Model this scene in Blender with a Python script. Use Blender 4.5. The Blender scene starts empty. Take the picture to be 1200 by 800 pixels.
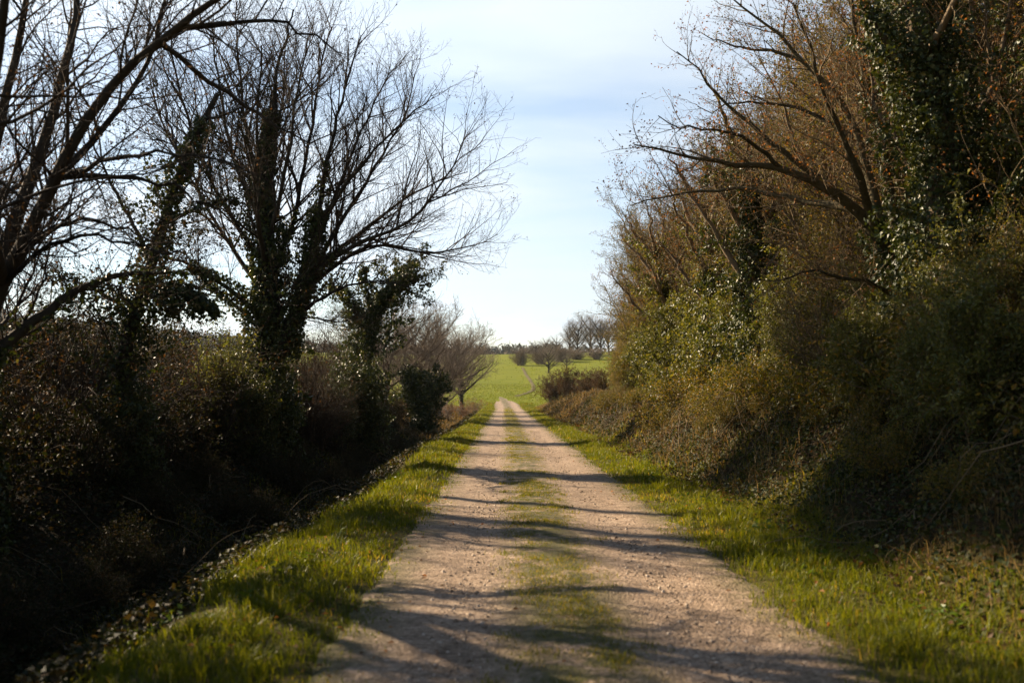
import bpy, math, random
import numpy as np
from mathutils import Vector, Matrix, Euler

rng = np.random.default_rng(7)
scene = bpy.context.scene
COL = scene.collection
PI = math.pi

# ------------------------------------------------------------------ camera / sun constants
FPX = 1167.0
HOR = 432.0
CAM = np.array([0.0, 0.0, 1.6])
PITCH = math.atan(32 / FPX)
YAW = -math.atan(9 / FPX)
CAMROT = Euler((PI / 2 + PITCH, 0, YAW), 'XYZ')
_M = np.array(CAMROT.to_matrix())
SUN_EL = math.radians(25)
SUN_AZ = math.radians(-52)          # left of the lane's direction (+Y)
SUN = np.array([math.sin(SUN_AZ) * math.cos(SUN_EL), math.cos(SUN_AZ) * math.cos(SUN_EL), math.sin(SUN_EL)])


def at(px, py, D):
    """world point seen at photo pixel (px, py) at distance D down the lane"""
    d = _M @ np.array([(px - 600) / FPX, (400 - py) / FPX, -1.0])
    return CAM + d * (D / d[1])


# ------------------------------------------------------------------ noise
def _hash(ix, iy, s):
    n = np.sin(ix * 127.1 + iy * 311.7 + s * 74.7) * 43758.5453
    return n - np.floor(n)


def vnoise(x, y, s=0):
    x = np.asarray(x, float); y = np.asarray(y, float)
    ix = np.floor(x); iy = np.floor(y)
    fx = x - ix; fy = y - iy
    fx = fx * fx * (3 - 2 * fx); fy = fy * fy * (3 - 2 * fy)
    a = _hash(ix, iy, s); b = _hash(ix + 1, iy, s); c = _hash(ix, iy + 1, s); d = _hash(ix + 1, iy + 1, s)
    return (a * (1 - fx) + b * fx) * (1 - fy) + (c * (1 - fx) + d * fx) * fy


def fbm(x, y, s=0, o=3):
    r = 0; a = .5; t = 0
    for i in range(o):
        r = r + a * vnoise(x, y, s + i * 13); t += a
        x = x * 2.03 + 5.1; y = y * 2.03 + 1.7; a *= .5
    return r / t


def noise3(p, f, s=0):
    """cheap smooth 3d noise in 0..1"""
    q = p * f
    v = (np.sin(q[..., 0] * 1.7 + s + 1.3 * np.sin(q[..., 1] * 1.1 + s)) + np.sin(q[..., 1] * 1.9 + 2.1 * s + 1.2 * np.sin(q[..., 2] * 1.3 + 1))
         + np.sin(q[..., 2] * 1.6 - s + 1.4 * np.sin(q[..., 0] * 1.2 + 2)))
    return np.clip(v / 6 + .5, 0, 1)


# ------------------------------------------------------------------ terrain
_BY = np.array([-60, 0, 60, 115, 122, 135, 150, 200, 260, 330, 370, 420, 520, 700, 1000, 4000.])
_BZ = np.array([1.6, 0, -1.6, -3.03, -3.02, -2.56, -2.26, -.63, 1.6, 4.7, 6.3, 6.9, 6.2, 3, 8, 8.])
_PX = np.array([-60, -16, -12, -9, -7.2, -5.9, -4.5, -3.6, -3.0, -2.45, -2.0, -1.0, 2.0, 3.0, 3.45, 3.8, 4.4, 5.1, 6.2, 8.0, 12, 60])
_PZ = np.array([.5, .6, .6, .5, .3, -.1, -.8, -.85, -.5, -.12, .02, .0, .0, .03, -.06, .12, .7, 1.2, 1.6, 1.75, 1.5, 1.0])
_xs = np.linspace(-62, 62, 4001)
_pz = np.interp(_xs, _PX, _PZ)
_k = np.exp(-np.linspace(-2, 2, 15) ** 2); _k /= _k.sum()
_pz = np.convolve(np.pad(_pz, 7, mode='edge'), _k, mode='valid')
PATH_L, PATH_R = -0.96, 2.0


def base_z(Y):
    # smoothed profile down the lane
    Y = np.asarray(Y, float)
    z = 0
    for o, w in ((-4, .15), (-2, .2), (0, .3), (2, .2), (4, .15)):
        z = z + w * np.interp(Y + o, _BY, _BZ)
    return z


def lane_c(Y):
    return np.interp(Y, [0, 112, 124, 135, 150, 165, 185], [0, 0, -.2, -.7, -1.7, -2.6, -3.4])


def H(X, Y):
    X = np.asarray(X, float); Y = np.asarray(Y, float)
    z = base_z(Y)
    f = np.clip((128 - Y) / 45, 0, 1); f = f * f * (3 - 2 * f)
    xw = X + .9 * (fbm(X * .1 + 3, Y * .22, 5) - .5) * np.clip(np.abs(X - .5) - 1.6, 0, 1)
    z = z + np.interp(xw, _xs, _pz) * f
    off = np.clip((np.abs(X - .52) - 1.5) / .8, 0, 1)
    z = z + off * ((fbm(X * .9, Y * .9, 11) - .5) * .16 + (fbm(X * 3.2, Y * 3.2, 17, 2) - .5) * .06)
    bank = np.clip((np.abs(X) - 3.2) / 1.2, 0, 1) * f
    z = z + bank * ((fbm(X * .5 + 9, Y * .5, 23) - .5) * .6 + (fbm(X * 1.6 + 2, Y * 1.3, 27) - .5) * .45)
    far = np.clip((np.abs(X) - 60) / 200, 0, 1) + np.clip((Y - 130) / 300, 0, 1)
    z = z + np.clip(far, 0, 1) * (fbm(X * .012, Y * .012, 31) - .5) * 3.0
    # wooded hill far to the left
    z = z + 42 * np.exp(-((X + 560) / 300) ** 2 - ((Y - 780) / 330) ** 2)
    z = z + 3.0 * np.exp(-((X - 120) / 120) ** 2 - ((Y - 330) / 110) ** 2)
    return z


# ------------------------------------------------------------------ mesh helpers
class Acc:
    def __init__(s):
        s.v = []; s.q = []; s.t = []; s.a = []; s.n = 0

    def add(s, V, Q=None, T=None, A=None):
        V = np.asarray(V, float).reshape(-1, 3)
        s.v.append(V)
        if Q is not None and len(Q): s.q.append(np.asarray(Q).reshape(-1, 4) + s.n)
        if T is not None and len(T): s.t.append(np.asarray(T).reshape(-1, 3) + s.n)
        s.a.append(np.zeros(len(V)) if A is None else np.broadcast_to(np.asarray(A, float), (len(V),)))
        s.n += len(V)

    def build(s, name, mat, parent=None, origin=None, smooth=False):
        V = np.concatenate(s.v) if s.v else np.zeros((0, 3))
        if origin is not None: V = V - np.asarray(origin)
        Q = np.concatenate(s.q) if s.q else np.zeros((0, 4), int)
        T = np.concatenate(s.t) if s.t else np.zeros((0, 3), int)
        me = bpy.data.meshes.new(name)
        me.vertices.add(len(V)); me.vertices.foreach_set('co', V.astype(np.float32).ravel())
        nl = Q.size + T.size
        me.loops.add(nl)
        me.loops.foreach_set('vertex_index', np.concatenate([Q.ravel(), T.ravel()]).astype(np.int32))
        me.polygons.add(len(Q) + len(T))
        st = np.concatenate([np.arange(len(Q)) * 4, Q.size + np.arange(len(T)) * 3]).astype(np.int32)
        me.polygons.foreach_set('loop_start', st)
        me.polygons.foreach_set('use_smooth', np.full(len(Q) + len(T), smooth))
        at_ = me.attributes.new('var', 'FLOAT', 'POINT')
        at_.data.foreach_set('value', np.concatenate(s.a).astype(np.float32))
        me.update(calc_edges=True)
        me.materials.append(mat)
        o = bpy.data.objects.new(name, me); COL.objects.link(o)
        if parent is not None: o.parent = parent
        elif origin is not None: o.location = origin
        return o


def unit(v):
    return v / np.maximum(np.linalg.norm(v, axis=-1, keepdims=True), 1e-9)


def tubes(acc, P, R, k=4, bump=0.0):
    N, n, _ = P.shape
    T = unit(np.gradient(P, axis=1))
    tm = unit(T.mean(1))
    ref = np.where((np.abs(tm[:, 2:3]) > .8), np.array([[1., 0, 0]]), np.array([[0, 0, 1.]]))
    U = unit(np.cross(T, ref[:, None, :])); W = np.cross(T, U)
    a = np.arange(k) * 2 * PI / k
    RR = np.repeat(R[:, :, None], k, 2)
    if bump: RR = RR * (1 + bump * (rng.random(RR.shape) - .5))
    ring = P[:, :, None, :] + RR[..., None] * (np.cos(a)[None, None, :, None] * U[:, :, None, :] + np.sin(a)[None, None, :, None] * W[:, :, None, :])
    b = np.arange(N)[:, None, None] * n * k; i = np.arange(n - 1)[None, :, None] * k; j = np.arange(k)[None, None, :]; j2 = (j + 1) % k
    Q = np.stack([b + i + j, b + i + j2, b + i + k + j2, b + i + k + j], -1).reshape(-1, 4)
    A = np.repeat(rng.random(N), n * k)
    acc.add(ring, Q, None, A)


def resample(pts, n):
    pts = np.asarray(pts, float)
    # Catmull-Rom through the points
    p = np.vstack([2 * pts[0] - pts[1], pts, 2 * pts[-1] - pts[-2]])
    out = []
    for i in range(1, len(p) - 2):
        for t in np.linspace(0, 1, 10, endpoint=False):
            a, b, c, d = p[i - 1], p[i], p[i + 1], p[i + 2]
            out.append(.5 * (2 * b + (c - a) * t + (2 * a - 5 * b + 4 * c - d) * t * t + (3 * b - a - 3 * c + d) * t ** 3))
    out.append(pts[-1]); out = np.array(out)
    s = np.r_[0, np.cumsum(np.linalg.norm(np.diff(out, axis=0), axis=1))]
    u = np.linspace(0, s[-1], n)
    return np.stack([np.interp(u, s, out[:, i]) for i in range(3)], 1)


def plen(P):
    return np.linalg.norm(np.diff(P, axis=1), axis=2).sum(1)


def sprout(P, R, per_m, kmax=30, tmin=.2, ang=(48, 12), up=.2, ratio=.45, n=6, jit=.16, rmin=.004, rscale=.6, lmin=.15, lmax=9., taper=.85, flat=None, kmin=1):
    """children along every branch of a level"""
    N, m, _ = P.shape
    L = plen(P)
    k = np.clip(np.round(L * per_m * (.75 + .5 * rng.random(N))), kmin, kmax).astype(int)
    idx = np.repeat(np.arange(N), k)
    first = np.r_[0, np.cumsum(k)[:-1]]
    loc = np.arange(len(idx)) - first[idx]
    t = tmin + (1 - tmin) * np.clip((loc + rng.random(len(idx))) / k[idx], 0, .99)
    f = t * (m - 1); i0 = np.minimum(f.astype(int), m - 2); w = (f - i0)
    p0 = P[idx, i0] * (1 - w[:, None]) + P[idx, i0 + 1] * w[:, None]
    r0 = R[idx, i0] * (1 - w) + R[idx, i0 + 1] * w
    T = unit(P[idx, i0 + 1] - P[idx, i0])
    rv = unit(rng.normal(size=T.shape)); perp = unit(np.cross(T, rv))
    a = np.radians(np.clip(rng.normal(ang[0], ang[1], len(idx)), 15, 95))
    d = np.cos(a)[:, None] * T + np.sin(a)[:, None] * perp
    d[:, 2] += up; d = unit(d)
    ln = np.clip(ratio * L[idx] * (1.15 - .6 * t) * (.55 + .75 * rng.random(len(idx))), lmin, lmax)
    C = np.zeros((len(idx), n, 3)); C[:, 0] = p0
    st = ln / (n - 1)
    for q in range(1, n):
        d = unit(d + jit * rng.normal(size=d.shape) + np.array([0, 0, up * .25]))
        C[:, q] = C[:, q - 1] + d * st[:, None]
    rr = np.minimum(r0 * .72, np.maximum(rmin, ln * .014 * rscale + rmin * .5))
    RR = rr[:, None] * (1 - taper * np.linspace(0, 1, n)[None, :] ** .9)
    RR = np.maximum(RR, rmin * .45)
    return C, RR


def leafcards(acc, P, D, Nn, size, asp=.75, fold=.25, var=None):
    """P base points, D tip directions, Nn rough normals: folded leaf of two triangles + wide middle"""
    D = unit(D); S = unit(np.cross(D, Nn)); Nn = np.cross(S, D)
    sz = np.asarray(size)[:, None] if np.ndim(size) else size
    w = sz * asp * .5
    b = P; tip = P + D * sz
    l = P + D * sz * .42 + S * w + Nn * sz * fold * .5
    r = P + D * sz * .42 - S * w + Nn * sz * fold * .5
    V = np.stack([b, l, tip, r], 1)
    M = len(P); i = np.arange(M)[:, None] * 4
    T = np.stack([i + np.array([[0, 2, 1]]), i + np.array([[0, 3, 2]])], 1).reshape(-1, 3)
    A = np.repeat(rng.random(M) if var is None else var, 4)
    acc.add(V, None, T, A)


def blades(acc, X, Y, h, w, lean=.5, z0=None, var=None, segbend=1.0):
    n = len(X)
    Z = H(X, Y) if z0 is None else z0
    b = np.stack([X, Y, Z - .01], 1)
    a = rng.random(n) * 2 * PI
    side = np.stack([np.cos(a), np.sin(a), 0 * a], 1) * (w[:, None] * .5)
    la = rng.random(n) * 2 * PI
    ld = np.stack([np.cos(la), np.sin(la), 0 * la], 1) * (lean * rng.random(n) * h)[:, None]
    up = np.array([0, 0, 1.])
    m = b + ld * .35 + up * (h * .6)[:, None]
    tp = b + ld * (1.0 * segbend) + up * (h * (1 - .25 * rng.random(n)))[:, None]
    V = np.stack([b - side, b + side, m + side * .75, m - side * .75, tp], 1)
    i = np.arange(n)[:, None] * 5
    Q = i + np.array([[0, 1, 2, 3]]); T = i + np.array([[3, 2, 4]])
    acc.add(V, Q, T, np.repeat(rng.random(n) if var is None else var, 5))


# ------------------------------------------------------------------ materials
def new_mat(name):
    m = bpy.data.materials.new(name); m.use_nodes = True
    nt = m.node_tree; nt.nodes.clear()
    return m, nt, nt.nodes, nt.links


def ramp(N, stops):
    r = N.new('ShaderNodeValToRGB'); e = r.color_ramp.elements
    while len(e) < len(stops): e.new(.5)
    for el, (p, c) in zip(e, stops):
        el.position = p; el.color = (*c, 1)
    return r


def leaf_mat(name, stops, rough=.5, spec=.4, trans=.3, tcol=None):
    m, nt, N, L = new_mat(name)
    at_ = N.new('ShaderNodeAttribute'); at_.attribute_name = 'var'
    r = ramp(N, stops); L.new(at_.outputs['Fac'], r.inputs[0])
    p = N.new('ShaderNodeBsdfPrincipled'); L.new(r.outputs[0], p.inputs['Base Color'])
    p.inputs['Roughness'].default_value = rough; p.inputs['Specular IOR Level'].default_value = spec
    out = N.new('ShaderNodeOutputMaterial')
    if trans > 0:
        t = N.new('ShaderNodeBsdfTranslucent')
        g = N.new('ShaderNodeMix'); g.data_type = 'RGBA'; g.blend_type = 'MULTIPLY'; g.inputs[0].default_value = 1
        L.new(r.outputs[0], g.inputs[6]); g.inputs[7].default_value = (*(tcol or (1.6, 1.5, .7)), 1)
        L.new(g.outputs[2], t.inputs['Color'])
        mx = N.new('ShaderNodeMixShader'); mx.inputs[0].default_value = trans
        L.new(p.outputs[0], mx.inputs[1]); L.new(t.outputs[0], mx.inputs[2]); L.new(mx.outputs[0], out.inputs[0])
    else:
        L.new(p.outputs[0], out.inputs[0])
    return m


def bark_mat(name, c0, c1, scale=6):
    m, nt, N, L = new_mat(name)
    tc = N.new('ShaderNodeTexCoord'); mp = N.new('ShaderNodeMapping'); mp.inputs['Scale'].default_value = (scale, scale, scale * .25)
    L.new(tc.outputs['Object'], mp.inputs[0])
    n = N.new('ShaderNodeTexNoise'); n.inputs['Scale'].default_value = 3; n.inputs['Detail'].default_value = 5
    L.new(mp.outputs[0], n.inputs['Vector'])
    at_ = N.new('ShaderNodeAttribute'); at_.attribute_name = 'var'
    ad = N.new('ShaderNodeMath'); ad.operation = 'MULTIPLY_ADD'; L.new(at_.outputs['Fac'], ad.inputs[0]); ad.inputs[1].default_value = .5
    L.new(n.outputs['Fac'], ad.inputs[2])
    r = ramp(N, [(.4, c0), (.95, c1)]); L.new(ad.outputs[0], r.inputs[0])
    p = N.new('ShaderNodeBsdfPrincipled'); p.inputs['Roughness'].default_value = .85; p.inputs['Specular IOR Level'].default_value = .1
    L.new(r.outputs[0], p.inputs['Base Color'])
    b = N.new('ShaderNodeBump'); b.inputs['Strength'].default_value = .6; b.inputs['Distance'].default_value = .03
    L.new(n.outputs['Fac'], b.inputs['Height']); L.new(b.outputs[0], p.inputs['Normal'])
    out = N.new('ShaderNodeOutputMaterial'); L.new(p.outputs[0], out.inputs[0])
    return m


M_BARK = bark_mat('backlit_bark', (.018, .014, .010), (.055, .044, .030))  # near-black: backlit shade of the ditch-side trees put into the colour
M_TWIG = bark_mat('twig_bark', (.026, .019, .013), (.075, .054, .035), 3)  # darkened like the bark, with shade put into the twig colour
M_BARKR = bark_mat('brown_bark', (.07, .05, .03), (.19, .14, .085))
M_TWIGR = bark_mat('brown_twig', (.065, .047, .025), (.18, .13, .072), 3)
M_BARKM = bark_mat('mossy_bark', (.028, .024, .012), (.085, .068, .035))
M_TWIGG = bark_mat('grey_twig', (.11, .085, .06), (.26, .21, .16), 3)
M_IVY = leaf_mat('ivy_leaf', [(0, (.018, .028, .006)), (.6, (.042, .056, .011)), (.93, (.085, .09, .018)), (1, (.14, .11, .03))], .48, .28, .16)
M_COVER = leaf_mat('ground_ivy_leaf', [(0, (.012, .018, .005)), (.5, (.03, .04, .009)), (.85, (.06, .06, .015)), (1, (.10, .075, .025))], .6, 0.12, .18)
M_IVYLIT = leaf_mat('ivy_leaf_sunlit', [(0, (.045, .055, .010)), (.6, (.10, .105, .018)), (1, (.2, .17, .035))], .48, .3, .28)  # brighter copy of the ivy leaf, sunlight put into its colour
M_OLIVE = leaf_mat('olive_leaf', [(0, (.034, .038, .006)), (.45, (.092, .084, .011)), (.8, (.155, .112, .019)), (1, (.24, .13, .03))], .5, 0.18, .32)
M_DEAD = leaf_mat('dead_leaf', [(0, (.07, .04, .018)), (.6, (.14, .075, .03)), (1, (.30, .14, .04))], .6, 0.12, .35, (1.5, 1.1, .6))
M_BRAMBLE = leaf_mat('bramble_leaf', [(0, (.010, .015, .004)), (.5, (.022, .025, .007)), (.8, (.04, .028, .010)), (1, (.07, .04, .015))], .6, 0.10, .22)  # darkened so the ditch bank's shade sits in the leaf colour
M_DULL = leaf_mat('dull_dead_leaf', [(0, (.03, .02, .01)), (.6, (.065, .04, .018)), (1, (.13, .07, .028))], .6, 0.10, .25, (1.4, 1.1, .6))
M_GORSE = leaf_mat('gorse_leaf', [(0, (.05, .06, .014)), (.6, (.09, .10, .02)), (1, (.17, .15, .03))], .5, 0.20, .35)
M_GRASS = leaf_mat('grass_blade', [(0, (.036, .052, .005)), (.45, (.088, .108, .008)), (.78, (.15, .15, .013)), (1, (.30, .21, .06))], .45, 0.18, .42, (1.5, 1.35, .4))
M_FIELDG = leaf_mat('field_blade', [(0, (.075, .098, .006)), (.6, (.105, .122, .008)), (1, (.14, .14, .014))], .5, 0.12, .35, (1.4, 1.35, .5))
M_DRY = leaf_mat('dry_grass', [(0, (.07, .05, .018)), (.5, (.14, .095, .035)), (1, (.26, .18, .075))], .6, 0.12, .35, (1.3, 1.15, .8))
M_WEED = leaf_mat('weed_leaf', [(0, (.04, .07, .008)), (1, (.09, .13, .014))], .45, 0.20, .35)
M_FAR = bark_mat('far_wood', (.05, .05, .04), (.12, .11, .085), .05)
M_FARL = leaf_mat('far_foliage', [(0, (.035, .045, .022)), (.6, (.08, .075, .045)), (1, (.13, .10, .06))], .8, .1, 0)


def ground_material():
    m, nt, N, L = new_mat('ground_soil_grass')
    tc = N.new('ShaderNodeTexCoord')
    sx = N.new('ShaderNodeSeparateXYZ'); L.new(tc.outputs['Object'], sx.inputs[0])

    def noise(s, d=5, ro=.55):
        n = N.new('ShaderNodeTexNoise'); n.inputs['Scale'].default_value = s; n.inputs['Detail'].default_value = d; n.inputs['Roughness'].default_value = ro
        L.new(tc.outputs['Object'], n.inputs['Vector']); return n

    def mixc(f, a, b):
        x = N.new('ShaderNodeMix'); x.data_type = 'RGBA'
        if isinstance(f, float): x.inputs[0].default_value = f
        else: L.new(f, x.inputs[0])
        L.new(a, x.inputs[6]); L.new(b, x.inputs[7]); return x.outputs[2]

    def mr(v, a, b, c=0., d=1.):
        x = N.new('ShaderNodeMapRange'); x.inputs[1].default_value = a; x.inputs[2].default_value = b; x.inputs[3].default_value = c; x.inputs[4].default_value = d
        L.new(v, x.inputs[0]); return x.outputs[0]
    n1 = noise(1.3); n2 = noise(14, 6, .65); n3 = noise(.03, 3); n4 = noise(.35, 6, .6)
    soil = ramp(N, [(.3, (.012, .009, .005)), (.7, (.035, .025, .012))]); L.new(n2.outputs['Fac'], soil.inputs[0])  # soil colour lowered to deepen the shade on the banks
    verge = ramp(N, [(.3, (.035, .034, .010)), (.5, (.07, .062, .016)), (.7, (.12, .085, .04))]); L.new(n2.outputs['Fac'], verge.inputs[0])
    field = ramp(N, [(.3, (.090, .112, .007)), (.5, (.125, .142, .009)), (.66, (.155, .158, .014)), (.78, (.155, .13, .025))])
    ad = N.new('ShaderNodeMath'); ad.operation = 'MULTIPLY_ADD'; L.new(n4.outputs['Fac'], ad.inputs[0]); ad.inputs[1].default_value = .7
    mu = N.new('ShaderNodeMath'); mu.operation = 'MULTIPLY'; L.new(n3.outputs['Fac'], mu.inputs[0]); mu.inputs[1].default_value = .3
    L.new(mu.outputs[0], ad.inputs[2]); L.new(ad.outputs[0], field.inputs[0])
    # verge near the lane, leaf-litter soil on the banks, grass field beyond the end of the lane
    ab = N.new('ShaderNodeMath'); ab.operation = 'SUBTRACT'; L.new(sx.outputs['X'], ab.inputs[0]); ab.inputs[1].default_value = .52
    aa = N.new('ShaderNodeMath'); aa.operation = 'ABSOLUTE'; L.new(ab.outputs[0], aa.inputs[0])
    c1 = mixc(mr(aa.outputs[0], 2.9, 3.5), verge.outputs[0], soil.outputs[0])
    yy = N.new('ShaderNodeMath'); yy.operation = 'MULTIPLY_ADD'; L.new(n1.outputs['Fac'], yy.inputs[0]); yy.inputs[1].default_value = 18; L.new(sx.outputs['Y'], yy.inputs[2])
    fy = mr(yy.outputs[0], 112, 128); fx = mr(aa.outputs[0], 11, 15)
    mxx = N.new('ShaderNodeMath'); mxx.operation = 'MAXIMUM'; L.new(fy, mxx.inputs[0]); L.new(fx, mxx.inputs[1])
    c2 = mixc(mxx.outputs[0], c1, field.outputs[0])
    p = N.new('ShaderNodeBsdfPrincipled'); p.inputs['Roughness'].default_value = .95; p.inputs['Specular IOR Level'].default_value = .04
    L.new(c2, p.inputs['Base Color'])
    b = N.new('ShaderNodeBump'); b.inputs['Strength'].default_value = .8; b.inputs['Distance'].default_value = .06
    hn = noise(5, 8, .7); L.new(hn.outputs['Fac'], b.inputs['Height']); L.new(b.outputs[0], p.inputs['Normal'])
    o = N.new('ShaderNodeOutputMaterial'); L.new(p.outputs[0], o.inputs[0])
    return m


def gravel_material():
    m, nt, N, L = new_mat('gravel')
    tc = N.new('ShaderNodeTexCoord')
    at_ = N.new('ShaderNodeAttribute'); at_.attribute_name = 'var'       # cross position over the lane, metres

    def noise(s, d=5, ro=.55):
        n = N.new('ShaderNodeTexNoise'); n.inputs['Scale'].default_value = s; n.inputs['Detail'].default_value = d; n.inputs['Roughness'].default_value = ro
        L.new(tc.outputs['Object'], n.inputs['Vector']); return n
    vo = N.new('ShaderNodeTexVoronoi'); vo.inputs['Scale'].default_value = 38; L.new(tc.outputs['Object'], vo.inputs['Vector'])
    vo2 = N.new('ShaderNodeTexVoronoi'); vo2.inputs['Scale'].default_value = 95; L.new(tc.outputs['Object'], vo2.inputs['Vector'])
    sp = N.new('ShaderNodeSeparateColor'); L.new(vo.outputs['Color'], sp.inputs[0])
    sp2 = N.new('ShaderNodeSeparateColor'); L.new(vo2.outputs['Color'], sp2.inputs[0])
    n1 = noise(.9, 6, .6); n2 = noise(7, 6, .65)
    v = N.new('ShaderNodeMath'); v.operation = 'MULTIPLY_ADD'; L.new(sp.outputs[0], v.inputs[0]); v.inputs[1].default_value = .34
    v2 = N.new('ShaderNodeMath'); v2.operation = 'MULTIPLY_ADD'; L.new(sp2.outputs[0], v2.inputs[0]); v2.inputs[1].default_value = .22
    L.new(n2.outputs['Fac'], v2.inputs[2]); L.new(v2.outputs[0], v.inputs[2])
    v3 = N.new('ShaderNodeMath'); v3.operation = 'MULTIPLY_ADD'; L.new(n1.outputs['Fac'], v3.inputs[0]); v3.inputs[1].default_value = .5; L.new(v.outputs[0], v3.inputs[2])
    r = ramp(N, [(.34, (.085, .056, .033)), (.48, (.185, .126, .078)), (.62, (.285, .2, .13)), (.8, (.45, .34, .24))])
    sc = N.new('ShaderNodeMath'); sc.operation = 'MULTIPLY'; L.new(v3.outputs[0], sc.inputs[0]); sc.inputs[1].default_value = .56
    L.new(sc.outputs[0], r.inputs[0])
    # moss and worn grass along the middle strip and creeping in at both edges
    def band(c, w, soft):
        a = N.new('ShaderNodeMath'); a.operation = 'SUBTRACT'; L.new(at_.outputs['Fac'], a.inputs[0]); a.inputs[1].default_value = c
        b = N.new('ShaderNodeMath'); b.operation = 'ABSOLUTE'; L.new(a.outputs[0], b.inputs[0])
        x = N.new('ShaderNodeMapRange'); x.inputs[1].default_value = w; x.inputs[2].default_value = w + soft; x.inputs[3].default_value = 1; x.inputs[4].default_value = 0
        L.new(b.outputs[0], x.inputs[0]); return x.outputs[0]
    b1 = band(.46, .2, .42)
    e = N.new('ShaderNodeMath'); e.operation = 'SUBTRACT'; e.inputs[0].default_value = 1; L.new(band(.52, 1.12, .5), e.inputs[1])
    mxm = N.new('ShaderNodeMath'); mxm.operation = 'MAXIMUM'; L.new(b1, mxm.inputs[0]); L.new(e.outputs[0], mxm.inputs[1])
    nm = noise(2.8, 9, .75)
    ms = N.new('ShaderNodeMapRange'); ms.inputs[1].default_value = .41; ms.inputs[2].default_value = .5; L.new(nm.outputs['Fac'], ms.inputs[0])
    m0 = N.new('ShaderNodeMath'); m0.operation = 'MULTIPLY'; L.new(mxm.outputs[0], m0.inputs[0]); L.new(ms.outputs[0], m0.inputs[1])
    mm = N.new('ShaderNodeMath'); mm.operation = 'MULTIPLY'; L.new(m0.outputs[0], mm.inputs[0]); mm.inputs[1].default_value = .95
    moss = ramp(N, [(.3, (.035, .034, .009)), (.55, (.085, .075, .018)), (.8, (.17, .125, .05))]); L.new(n2.outputs['Fac'], moss.inputs[0])
    mx = N.new('ShaderNodeMix'); mx.data_type = 'RGBA'; L.new(mm.outputs[0], mx.inputs[0]); L.new(r.outputs[0], mx.inputs[6]); L.new(moss.outputs[0], mx.inputs[7])
    p = N.new('ShaderNodeBsdfPrincipled'); p.inputs['Roughness'].default_value = .85; p.inputs['Specular IOR Level'].default_value = .25
    L.new(mx.outputs[2], p.inputs['Base Color'])
    h1 = N.new('ShaderNodeMath'); h1.operation = 'MULTIPLY_ADD'; L.new(vo.outputs['Distance'], h1.inputs[0]); h1.inputs[1].default_value = -.5
    h2 = N.new('ShaderNodeMath'); h2.operation = 'MULTIPLY_ADD'; L.new(vo2.outputs['Distance'], h2.inputs[0]); h2.inputs[1].default_value = -.3
    L.new(n2.outputs['Fac'], h2.inputs[2]); L.new(h2.outputs[0], h1.inputs[2])
    b = N.new('ShaderNodeBump'); b.inputs['Strength'].default_value = .9; b.inputs['Distance'].default_value = .03
    L.new(h1.outputs[0], b.inputs['Height']); L.new(b.outputs[0], p.inputs['Normal'])
    o = N.new('ShaderNodeOutputMaterial'); L.new(p.outputs[0], o.inputs[0])
    return m


def stone_material():
    m = leaf_mat('gravel_stone', [(0, (.15, .10, .065)), (.5, (.32, .24, .165)), (1, (.52, .42, .32))], .8, .3, 0)
    return m


M_GROUND = ground_material(); M_GRAVEL = gravel_material(); M_STONE = stone_material()
M_TRACK = leaf_mat('worn_earth', [(0, (.07, .06, .02)), (1, (.12, .095, .035))], .9, .1, 0)


# ------------------------------------------------------------------ tagging
def tag(o, label=None, cat=None, group=None, kind=None):
    if label: o['label'] = label
    if cat: o['category'] = cat
    if group: o['group'] = group
    if kind: o['kind'] = kind
    return o


def empty(name, loc, label, cat, group=None):
    o = bpy.data.objects.new(name, None); COL.objects.link(o)
    o.location = loc; o.empty_display_size = .3
    return tag(o, label, cat, group)


KIDS = {}


def copy_thing(root, loc, rot=0., sc=1., label=None, group=None):
    r = root.copy(); COL.objects.link(r)
    r.location = loc; r.rotation_euler = (0, 0, rot); r.scale = (sc, sc, sc)
    if label: r['label'] = label
    if group: r['group'] = group
    for ch in KIDS[root.name]:
        c = ch.copy(); COL.objects.link(c); c.parent = r
    return r


# ------------------------------------------------------------------ ground sheet
def grid_mesh(xs, ys, zfun, acc, var=None):
    X, Y = np.meshgrid(xs, ys)
    Z = zfun(X, Y)
    V = np.stack([X, Y, Z], -1).reshape(-1, 3)
    nx, ny = len(xs), len(ys)
    i = (np.arange(ny - 1)[:, None] * nx + np.arange(nx - 1)[None, :]).ravel()
    Q = np.stack([i, i + 1, i + nx + 1, i + nx], 1)
    acc.add(V, Q, None, None if var is None else var(X, Y).ravel())


def spread(lo, hi, step, far, g=1.12):
    a = list(np.arange(lo, hi + 1e-6, step)); s = step
    while a[-1] < far: s *= g; a.append(a[-1] + s)
    b = [lo]; s = step
    while b[-1] > -far: s *= g; b.append(b[-1] - s)
    return np.array(b[:0:-1] + a)


gx = spread(-9, 9, .16, 2600, 1.13)
gy = np.concatenate([-np.cumsum(.3 * 1.25 ** np.arange(24))[::-1] - 3, np.arange(-3, 40, .2), np.arange(40, 130, .4), np.arange(130, 420, 2.5)])
t_ = [420.]; s_ = 2.5
while t_[-1] < 3200: s_ *= 1.1; t_.append(t_[-1] + s_)
gy = np.concatenate([gy, t_])


def ground_z(X, Y):
    c = lane_c(Y)
    inside = np.clip((1.62 - np.abs(X - .52 - c)) / .2, 0, 1) * np.clip((132 - Y) / 14, 0, 1)
    return H(X, Y) - .11 * inside


a = Acc(); grid_mesh(gx, gy, ground_z, a)
ground = tag(a.build('ground', M_GROUND, smooth=True), kind='structure')

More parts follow.
